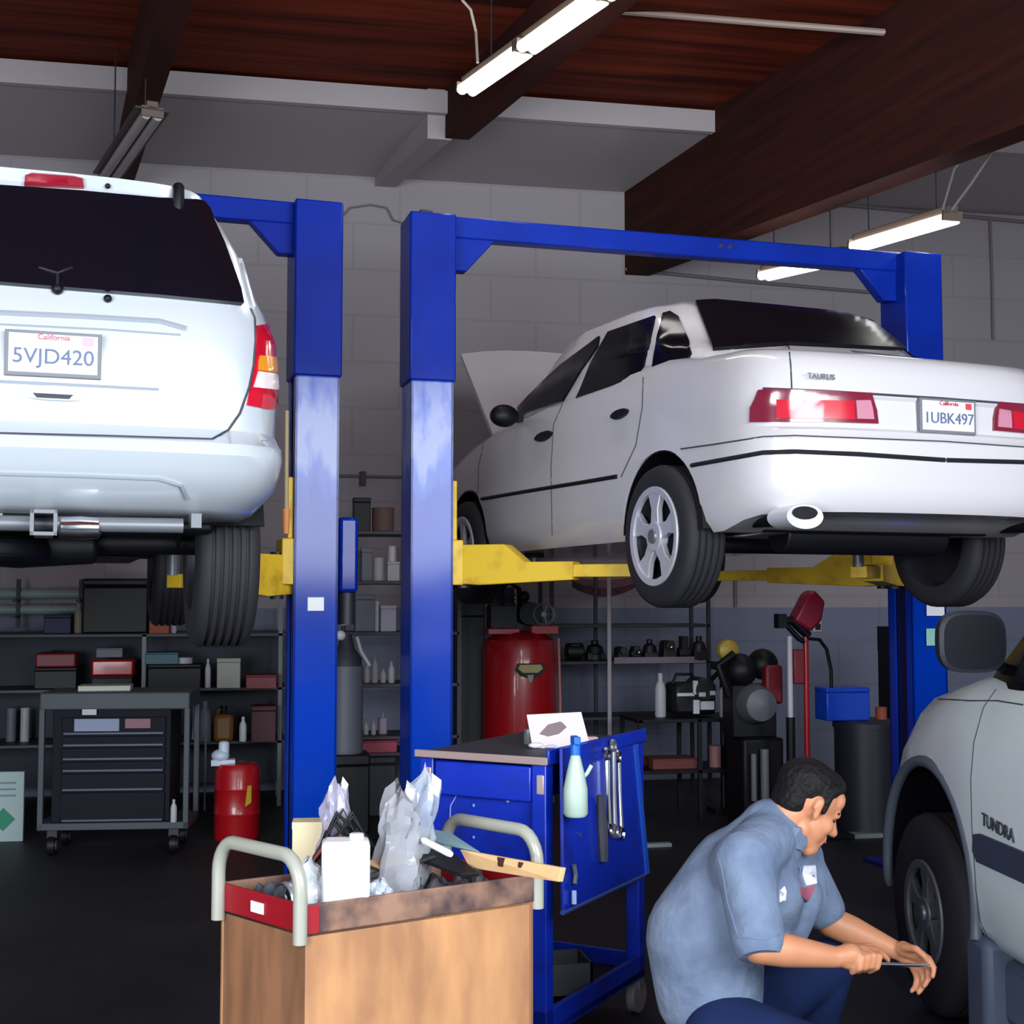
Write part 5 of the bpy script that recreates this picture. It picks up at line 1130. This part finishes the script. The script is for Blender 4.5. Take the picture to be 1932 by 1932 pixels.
def heap(name, label, p0, p1, wd, top, m, seed):
    """low crumpled heap between two local points of the cart frame"""
    from mathutils import noise
    u = (p1-p0); L_ = u.length; u = u/L_; n = V((-u.y, u.x, 0)); nx, ny = 40, 22; vs = []; fs = []
    for j in range(ny+1):
        for i in range(nx+1):
            a = i/nx; b = j/ny-.5; ed = min(1, min(a, 1-a)*5)*min(1, (.5-abs(b))*4)
            q = V((a*L_*10+seed*9, b*wd*10, seed)); h = .5+.55*noise.noise(q)+.35*abs(noise.noise(q*2.3))*2-.2+.14*noise.noise(q*4.1)
            vs.append(p0+u*(a*L_)+n*(b*wd)+V((0,0,max(.004, top*ed*h))))
    for j in range(ny):
        for i in range(nx): k = j*(nx+1)+i; fs.append((k, k+1, k+nx+2, k+nx+1))
    c = sum(vs, V())/len(vs); c.z = p0.z; W_ = wa.M @ c; e = thing(name, label, 'rags', Fr(W_, 0)); e.rotation_euler = (0,0,wa.a)
    vs = [v-c for v in vs]; N_ = len(vs); vs += [V((v.x, v.y, 0)) for v in vs]
    bf = [tuple(k+N_ for k in reversed(f)) for f in fs]; rim = [i for i in range(nx+1)]+[j*(nx+1)+nx for j in range(1, ny+1)]+[ny*(nx+1)+i for i in range(nx-1, -1, -1)]+[j*(nx+1) for j in range(ny-1, 0, -1)]
    sf = [(rim[(k+1)%len(rim)], rim[k], rim[k]+N_, rim[(k+1)%len(rim)]+N_) for k in range(len(rim))]
    MB().add(vs, fs+bf+sf).build('pile', m, e, smooth=20); return e
def film(name, rgb, alpha):
    m = mat(name, rgb, .16, coat=.8, bump=.35, scale=14); m.node_tree.nodes['Principled BSDF'].inputs['Alpha'].default_value = alpha; return m
fc = film('clear_film', (206,214,226), .5); fc2 = film('cloudy_film', (168,168,176), .72)
def on(px, py, d): p = P(px, py, d); return V((p.x, p.y, TT))
crumple('plastic_bag', 'cloudy plastic bag slumped behind the white jug', 'plastic bag', on(735,1620,3.85), (.15,.11,P(735,1500,3.85).z-TT), fc2, 3, (.03,0))
crumple('plastic_bag', 'clear shiny plastic bag sticking up highest on the plywood cart', 'plastic bag', on(765,1620,3.95), (.13,.10,P(775,1462,3.95).z-TT), fc, 5, (.06,.0))
crumple('plastic_bag', 'thin clear bag peak left of the black cables', 'plastic bag', on(622,1620,4.0), (.10,.08,P(630,1483,4.0).z-TT), film('lilac_film',(190,184,206),.6), 8, (.02,0))
crumple('plastic_bag', 'small pale bag wrinkled beside the foot of the white jug', 'plastic bag', on(716,1650,3.75), (.07,.06,.10), fc, 11)
# black cables
mb = MB(); rnd = random.Random(5)
for k in range(15):
    x0 = rnd.uniform(-.09,-.02); x1 = rnd.uniform(.02,.12); hgt = rnd.uniform(.18,.27); y_ = rnd.uniform(-.04,.04)
    mb.tube([(x0*1.3,y_,0),(x0,y_,hgt*.5),((x0+x1)/2-.01+rnd.uniform(-.02,.02),y_+.01,hgt),(x1*.8,y_,hgt*.6),(x1*1.1,y_,.0)], rnd.uniform(.004,.008), 7)
e = thing('wiring_harness', 'tangle of black cables heaped behind the white jug', 'cables', Fr(on(650,1620,3.92), 8)); mb.build('wires', M_blk, e)
MB().sph((.02,-.045,.13), .035, 10, (1,.5,1.4)).build('pink_connector', mat('dusty_pink',(170,126,140),.6), e)
MB().tube([(-.10,-.03,.02),(-.11,-.03,.1),(-.06,-.03,.17),(-.01,-.02,.2)], .005).build('red_wire', mat('red_wire',(150,60,50),.5), e)
# cream box
q_ = on(588,1600,4.15); t = thing('carton', 'cream carton behind the black cables at the left of the cart', 'box', Fr(q_, 6)); hh = P(588,1548,4.15).z-TT
MB().b2((-.058,-.03,0),(.06,.05,hh-.004)).build('box_body', M_cream, t, bev=.002); MB().b2((-.059,-.031,hh-.02),(.061,.051,hh)).build('box_lid', M_cream, t)
# foil duct
q_ = wa.L(P(533,1668,3.72)); 
t = thing('duct', 'silver flexible duct with a dark open end inside the left handle', 'duct', wa); c0 = V((q_.x, q_.y, TT+.052)); c1 = c0+V((.20,.04,0)); mb = MB()
mb.tube([c0+(c1-c0)*(k/16) for k in range(17)], [.050 if k%2 else .046 for k in range(17)], 18, cap=False); mb.tube([c1, c0], .042, 18, cap=False); mb.build('duct_wall', mat('foil',(176,180,190),.35,metal=.7), t)
MB().cyl(c0+V((.03,.006,0)), c0+V((.035,.006,0)), .043).build('dark_inside', M_blk, t)
q_ = wa.L(P(500,1650,3.8)); mb = MB(); 
heap('rag_pile', 'slate grey rags stuffed beside the duct at the left end of the cart', wz(.12,.45), wz(.12,.93), .13, .10, mat('slate_rag',(72,76,88),.85), 6)
p_ = at(547,1690,TT+.05); e = thing('cap', 'small round white cap beside the duct', 'cap', None, loc=V((p_.x,p_.y,TT))); MB().lathe([(.018,0),(.02,.02),(.018,.05),(.012,.056)], n=18).build('cap_body', M_white, e)
e = crumple('plastic_bag', 'white plastic wrap bunched between the duct and the white jug', 'plastic bag', on(588,1660,3.74), (.09,.08,P(588,1640,3.74).z-TT+.02), film('white_film',(226,230,236),.85), 14)
# grey junk heap, cardboard, strips
wz = lambda fx, fy: V((a_.lerp(b_, fx).x+(c_-a_).x*fy, a_.lerp(b_, fx).y+(c_-a_).y*fy, TT))
heap('rag_pile', 'heap of dark slate rags and scraps filling the tray right of the white jug', wz(.30,.32), wz(.66,.32), .17, .10, mat('slate_heap',(66,68,80),.7, rgb2=(34,34,44), scale=22), 4)
heap('rag_pile', 'heap of grey and black scraps at the right end of the tray', wz(.60,.36), wz(.97,.36), .2, .115, mat('slate_heap2',(84,80,90),.7, rgb2=(30,24,32), scale=16), 9)
def slab(name, label, cat, pts, m, th=.012, extra=None):
    q = [V(p) for p in pts]; n = (q[1]-q[0]).cross(q[2]-q[0]).normalized()*th/2
    c = V(((q[0].x+q[2].x)/2, (q[0].y+q[2].y)/2, min(p.z for p in q))); e = thing(name, label, cat, None, loc=c)
    MB().prism([p-c for p in q], n, -n).build('sheet', m, e, bev=.002, smooth=0)
    for (nm, pp, mm) in (extra or []):
        MB().prism([V(p)-c for p in pp], n*1.15, n*1.3).build(nm, mm, e, smooth=0); MB().prism([V(p)-c for p in pp], -n*1.15, -n*1.3).build(nm, mm, e, smooth=0)
    return e
PP = lambda x, y, d: P(x, y, d)
slab('cardboard_strip', 'long tan cardboard strip with two dark slots overhanging the right end', 'cardboard', [PP(872,1603,3.86), PP(1064,1637,3.60), PP(1058,1664,3.60), PP(890,1637,3.86)], mat('tan_card',(226,182,130),.8,var=.12,scale=14), .02,
     [('slot', [PP(944,1617,3.76),PP(958,1619,3.74),PP(953,1636,3.74),PP(945,1634,3.76)], mat('slot_dark',(60,26,16),.8)), ('slot', [PP(984,1626,3.70),PP(993,1628,3.69),PP(987,1638,3.69),PP(983,1636,3.70)], mat('slot_dark',(0,0,0)))])
slab('cardboard_piece', 'curved orange-tan cardboard piece right of the jug', 'cardboard', [PP(690,1628,3.82), PP(760,1603,3.95), PP(812,1622,3.92), PP(720,1640,3.80)], M_card, .008)
slab('black_strip', 'flat black plastic trim lying across the heap', 'trim', [PP(725,1598,4.0), PP(792,1568,4.1), PP(905,1650,3.78), PP(870,1652,3.78)], M_blk, .012)
slab('black_strip', 'narrow black strip rising under the white marker', 'trim', [PP(690,1650,3.78), PP(820,1612,3.9), PP(824,1620,3.9), PP(694,1660,3.78)], M_blk, .012)
slab('plastic_sheet', 'blue green plastic sheet poking out behind the cardboard strip', 'plastic sheet', [PP(785,1560,4.12), PP(850,1572,4.1), PP(905,1608,4.0), PP(800,1585,4.05)], mat('seagreen_sheet',(92,128,142),.3,coat=.5), .006)
e = thing('marker', 'white marker lying slanted on the black trim', 'marker', None, loc=PP(825,1600,3.78)); a0 = PP(797,1584,3.84)-e.location; a1 = PP(851,1612,3.74)-e.location
MB().tube([a0, a0+(a1-a0)*.08, a0+(a1-a0)*.94, a1], [.006,.010,.010,.008], 12).build('marker_body', M_white, e)
# ---------------------------------------------------------------- crouching mechanic
g0 = P(1340, 1700, 4.0); FM = Fr((g0.x, g0.y, 0), 0)
man = thing('person', 'person with short dark hair crouching in a grey-blue work shirt, holding a tool', 'person', FM)
J = lambda px, py, d: FM.pd(px, py, d)
mSkin = mat('skin', (200,134,98), .5, var=.15, scale=6); mShirt = mat('work_shirt', (118,132,156), .9, rgb2=(98,112,138), scale=9, spec=.2, bump=.9); mPants = mat('blue_trousers', (22,38,80), .9, spec=.2, var=.3, scale=6)
mHair = mat('dark_hair', (20,16,19), .6, spec=.2, bump=.5, scale=60)
hipN, hipF = J(1368,1948,3.88), J(1378,1930,4.14); kneeN, kneeF = J(1580,2010,3.74), J(1566,1818,4.24)
ankN, ankF = J(1430,2170,3.72), V((J(1512,1900,4.26).x, J(1512,1900,4.26).y, .09))
ankN.z = .10
pel = (hipN+hipF)/2; sp1 = J(1330,1770,4.0); chest = J(1400,1665,4.0); nb = J(1462,1570,4.0)
shN, shF = J(1405,1625,3.81), J(1500,1620,4.19)
elN, elF = J(1432,1786,3.68), J(1565,1738,4.20); wrN, wrF = J(1577,1806,3.72), J(1688,1792,4.16)
# head frame
hc = J(1524,1520,4.0); EX = (FM.I.to_3x3() @ (P(1100,700,4)-P(1000,700,4))).normalized(); EZ = V((0,0,1)); EY = EZ.cross(EX).normalized()   # EY: away from the camera
ph = R(-30); hf = (EX*cos(ph)+EZ*sin(ph)+EY*.22).normalized(); hs = hf.cross(V((0,0,1))).normalized(); hu = hs.cross(hf).normalized()
if hs.dot(EY) > 0: hs = -hs; 
Hd = lambda f, s, u: hc+hf*f+hs*s+hu*u       # s>0: toward the camera
HM = Matrix((hf, hs, hu)).transposed()
body = []
def el(c, r, sc, rot=HM): return MB().sph(c, r, 14, (sc[0]/r, sc[1]/r, sc[2]/r), rot)
body += [el(Hd(-.012,0,.030), .1, (.098,.078,.090)), el(Hd(.030,0,-.030), .06, (.062,.062,.090)), cone(Hd(-.005,.03,-.07), Hd(.060,.012,-.105), .034, .024), cone(Hd(-.005,-.03,-.07), Hd(.060,-.012,-.105), .034, .024),
    cone(Hd(.052,-.014,-.108), Hd(.052,.014,-.108), .026, .026), cone(Hd(.078,-.03,.016), Hd(.078,.03,.016), .016, .016), cone(Hd(.088,0,.008), Hd(.112,0,-.034), .009, .014), cone(Hd(.098,-.011,-.038), Hd(.098,.011,-.038), .009, .009),
    cone(Hd(.080,-.018,-.064), Hd(.080,.018,-.064), .013, .013), cone(Hd(.077,-.014,-.078), Hd(.077,.014,-.078), .013, .013), el(Hd(.055,.038,-.03), .03, (.03,.024,.028)), el(Hd(.055,-.038,-.03), .03, (.03,.024,.028)), el(Hd(.062,0,.05), .05, (.036,.055,.04))]
for s in (1, -1): body += [cone(Hd(-.012,s*.080,.018), Hd(-.004,s*.078,-.028), .015, .009), cone(Hd(-.018,s*.084,.022), Hd(-.024,s*.086,-.004), .007, .006)]
body += [cone(Hd(-.045,0,-.05), nb, .060, .066, 20)]
# torso core, arms
body += [cone(nb, chest, .08, .11, 20), cone(chest, sp1, .11, .11, 20), cone(sp1, pel, .11, .08, 20), cone(nb, shN, .06, .06), cone(nb, shF, .06, .06)]
for a, b, c in ((shN, elN, wrN), (shF, elF, wrF)):
    body += [cone(a, b, .056, .046, 20), cone(b, b+(c-b)*.35, .047, .046, 20), cone(b+(c-b)*.35, c, .046, .029, 20)]
def chain(pts, rs): return [cone(pts[i], pts[i+1], rs[i], rs[i+1], 10) for i in range(len(pts)-1)]
# near hand: a fist closed round the tool handle
tA = J(1612,1818,3.74); tB = J(1762,1822,4.06); tu = (tB-tA).normalized()
body += [cone(wrN, J(1606,1800,3.72), .028, .030), cone(J(1600,1796,3.735), J(1648,1800,3.755), .026, .022), cone(J(1598,1812,3.72), J(1634,1816,3.735), .024, .02)]
for k in range(4):
    bx = 1646-k*11; dd = 3.755-k*.008; yy = 1797+abs(k-1)*2
    body += chain([J(bx,yy-4,dd), J(bx+13,yy+6,dd-.032), J(bx+9,yy+26,dd-.036), J(bx-6,yy+34,dd-.008)], [.0115,.011,.0095,.0085])
body += chain([J(1606,1790,3.76), J(1640,1786,3.79), J(1664,1800,3.80), J(1676,1811,3.80)], [.014,.012,.010,.0085])
# far hand: fingers reaching forward and down around the bar
body += [cone(wrF, J(1712,1796,4.14), .027, .026), cone(J(1704,1790,4.13), J(1738,1804,4.10), .024, .019), cone(J(1702,1803,4.15), J(1730,1822,4.12), .022, .018)]
for k, ch in enumerate(([(1736,1798,4.09),(1752,1808,4.06),(1762,1826,4.04),(1760,1842,4.03)], [(1736,1810,4.11),(1750,1826,4.08),(1752,1846,4.06),(1744,1860,4.06)], [(1730,1820,4.12),(1742,1840,4.09),(1742,1860,4.08),(1733,1873,4.08)], [(1722,1824,4.13),(1730,1844,4.11),(1728,1860,4.10),(1720,1870,4.10)])):
    body += chain([J(*p) for p in ch], [.0115,.0105,.0095,.008])
body += chain([J(1706,1788,4.11), J(1728,1790,4.07), J(1744,1804,4.05), J(1750,1816,4.05)], [.014,.012,.010,.0085])
# legs inside the trousers, shins, feet
body += [cone(hipN, kneeN, .06, .045), cone(hipF, kneeF, .06, .045), cone(pel, hipN, .06, .06), cone(pel, hipF, .06, .06), cone(kneeN, ankN, .05, .04), cone(kneeF, ankF, .05, .04)]
bd = fuse(body, 'body', mSkin, man, .0052, 5, .4)
# face details
mEye = mat('eye_dark', (24,18,18), .3); mBrow = mat('brow', (40,28,26), .7)
for s in (1, -1):
    MB().sph(Hd(.074,s*.031,-.006), .0105, 10, (1,1.2,.55), HM).build('eye', mEye, man); cone(Hd(.092,s*.018,.022), Hd(.076,s*.050,.020), .0055, .004, 8).build('eyebrow', mBrow, man)
cone(Hd(.0915,-.02,-.0705), Hd(.0915,.02,-.0705), .0035, .0035, 8).build('mouth_line', mat('lip_line',(120,66,58),.6), man)
# hair: cap over the skull with sideburns
hr = [el(Hd(-.026,0,.052), .1, (.098,.083,.083)), el(Hd(-.062,0,.0), .06, (.052,.070,.072)), el(Hd(.018,0,.088), .05, (.066,.064,.042))]
for s in (1, -1): hr += [cone(Hd(.006,s*.074,.052), Hd(.014,s*.074,-.0), .018, .010), cone(Hd(.03,s*.060,.078), Hd(.005,s*.074,.06), .02, .02)]
fuse(hr, 'hair', mHair, man, .0055, 4, .5)
# shirt
sh = [cone(nb+EX*-.01, chest, .100, .165, 24), cone(nb, shN, .085, .088, 20), cone(nb, shF, .085, .085, 20), cone(chest, sp1, .168, .176, 24), cone(sp1, J(1338,1872,4.0), .176, .160, 24), cone(shN, chest, .09, .13, 20), cone(shF, chest, .09, .13, 20),
      cone(J(1440,1690,3.96), J(1440,1740,3.98), .12, .10, 20), cone(J(1500,1690,4.04), J(1470,1745,4.02), .085, .09, 20)]
sleN = shN+(elN-shN)*.93; sleF = shF+(elF-shF)*.80
sh += [cone(shN, sleN, .086, .074, 22), cone(shF, sleF, .080, .070, 22)]
so = fuse(sh, 'shirt', mShirt, man, .0085, 8, .5)
# open the sleeve hems, neck and bottom hem
def slab_cut(p, n, r=.2, dep=.14): 
    n = V(n).normalized(); return MB().cyl(p, p+n*dep, r, n=24)
uN = (sleN-shN).normalized(); uF = (sleF-shF).normalized()
carve(so, [slab_cut(sleN+uN*.045, uN, .12), slab_cut(sleF+uF*.035, uF, .12)])
for p, u, r_ in ((sleN+uN*.034, uN, .080), (sleF+uF*.026, uF, .076)):
    pass
# collar
un_ = (hc-nb).normalized(); cpts = []; s1 = EY; s2 = un_.cross(s1).normalized()
ctr = nb+un_*.035; cb = []
for k in range(21):
    a = -2.5+5.0*k/20; d_ = (s1*sin(a)-s2*cos(a)) ; d_ = (EY*sin(a)-EX*cos(a)*.95+EZ*-.12*cos(a)*-1); cb.append(ctr+d_*.074+un_*(-.018 if abs(k-10) > 7 else .006*0))
for k in range(len(cb)): cb[k] = cb[k]+EZ*(-.022*(abs(k-10)/10)**2)
vs = []
for k, p in enumerate(cb):
    o_ = (p-ctr).normalized(); vs += [p+un_*.028, p+o_*.008+un_*.026, p+o_*.026-un_*.018, p+o_*.020-un_*.022, p-un_*.02]
fs = [(k*5+j, k*5+(j+1)%5, (k+1)*5+(j+1)%5, (k+1)*5+j) for k in range(20) for j in range(5)]+[(0,1,2,3,4), (104,103,102,101,100)]
MB().add(vs, fs).build('collar', mShirt, man)
SM = Surf(FM, [so])
patch('name_patch', SM, [(1514,1634),(1536,1632),(1539,1668),(1520,1672),(1512,1652)], mat('patch_white',(228,226,240),.7), man, off=.006, step=7)
patch('logo_patch', SM, [(1508,1676),(1536,1672),(1530,1690),(1520,1702),(1512,1692)], mat('patch_red',(150,80,100),.7), man, off=.006, step=6)
patch('small_patch', SM, [(1470,1680),(1478,1672),(1482,1682),(1480,1698),(1471,1702)], mat('patch_white',(0,0,0)), man, off=.006, step=6)
strip('sleeve_hem', SM, [(1392,1768),(1440,1772),(1490,1758)], mat('hem',(104,120,150),.8), man, .0028)
strip('sleeve_seam', SM, [(1350,1600),(1362,1640),(1372,1700),(1390,1760)], mat('hem',(0,0,0)), man, .0022)
strip('sleeve_seam', SM, [(1498,1612),(1508,1640),(1500,1720)], mat('hem',(0,0,0)), man, .0018)
strip('button_placket', SM, [(1540,1606),(1556,1650),(1562,1690)], mat('hem',(0,0,0)), man, .003)
# trousers and shoes
tp = [cone(hipN+EZ*.0, kneeN, .115, .082, 22), cone(hipF, kneeF, .112, .080, 22), cone(hipN, hipF, .118, .118, 22), cone(kneeN, ankN+(kneeN-ankN)*.12, .080, .062, 20), cone(kneeF, ankF+(kneeF-ankF)*.12, .078, .062, 20)]
fuse(tp, 'trousers', mPants, man, .009, 6, .5)
for a in (ankN, ankF):
    c_ = V((a.x, a.y, 0)); f_ = (EX*cos(.1)+EY*.1); f_.z = 0; f_.normalize()
    fuse([cone(c_+V((0,0,.05))-f_*.05, c_+V((0,0,.045))+f_*.05, .046, .046), cone(c_+V((0,0,.045))+f_*.05, c_+V((0,0,.04))+f_*.17, .045, .036), cone(c_+V((0,0,.05)), c_+V((0,0,.11)), .046, .05), MB().box(c_+f_*.06+V((0,0,.012)), (.08,.08,.024))], 'shoe', mat('black_shoe',(20,19,22),.5), man, .008, 4)
# the tool in his hands
hA = FM.M @ (tA-tu*.02); hB = FM.M @ (tA+tu*.10); e = thing('screwdriver', 'long silver-shafted tool held between the hands of the crouching person', 'tool', None, loc=hA)
o_ = hA; MB().tube([V((0,0,0)), (hB-o_)*.2, (hB-o_)*.9, (hB-o_)], [.010,.014,.013,.008], 12).build('grip', mat('dark_red_grip',(90,24,30),.4), e)
MB().tube([(hB-o_), (FM.M @ tB)-o_], [.006,.006], 10).build('shaft', M_chrome, e)
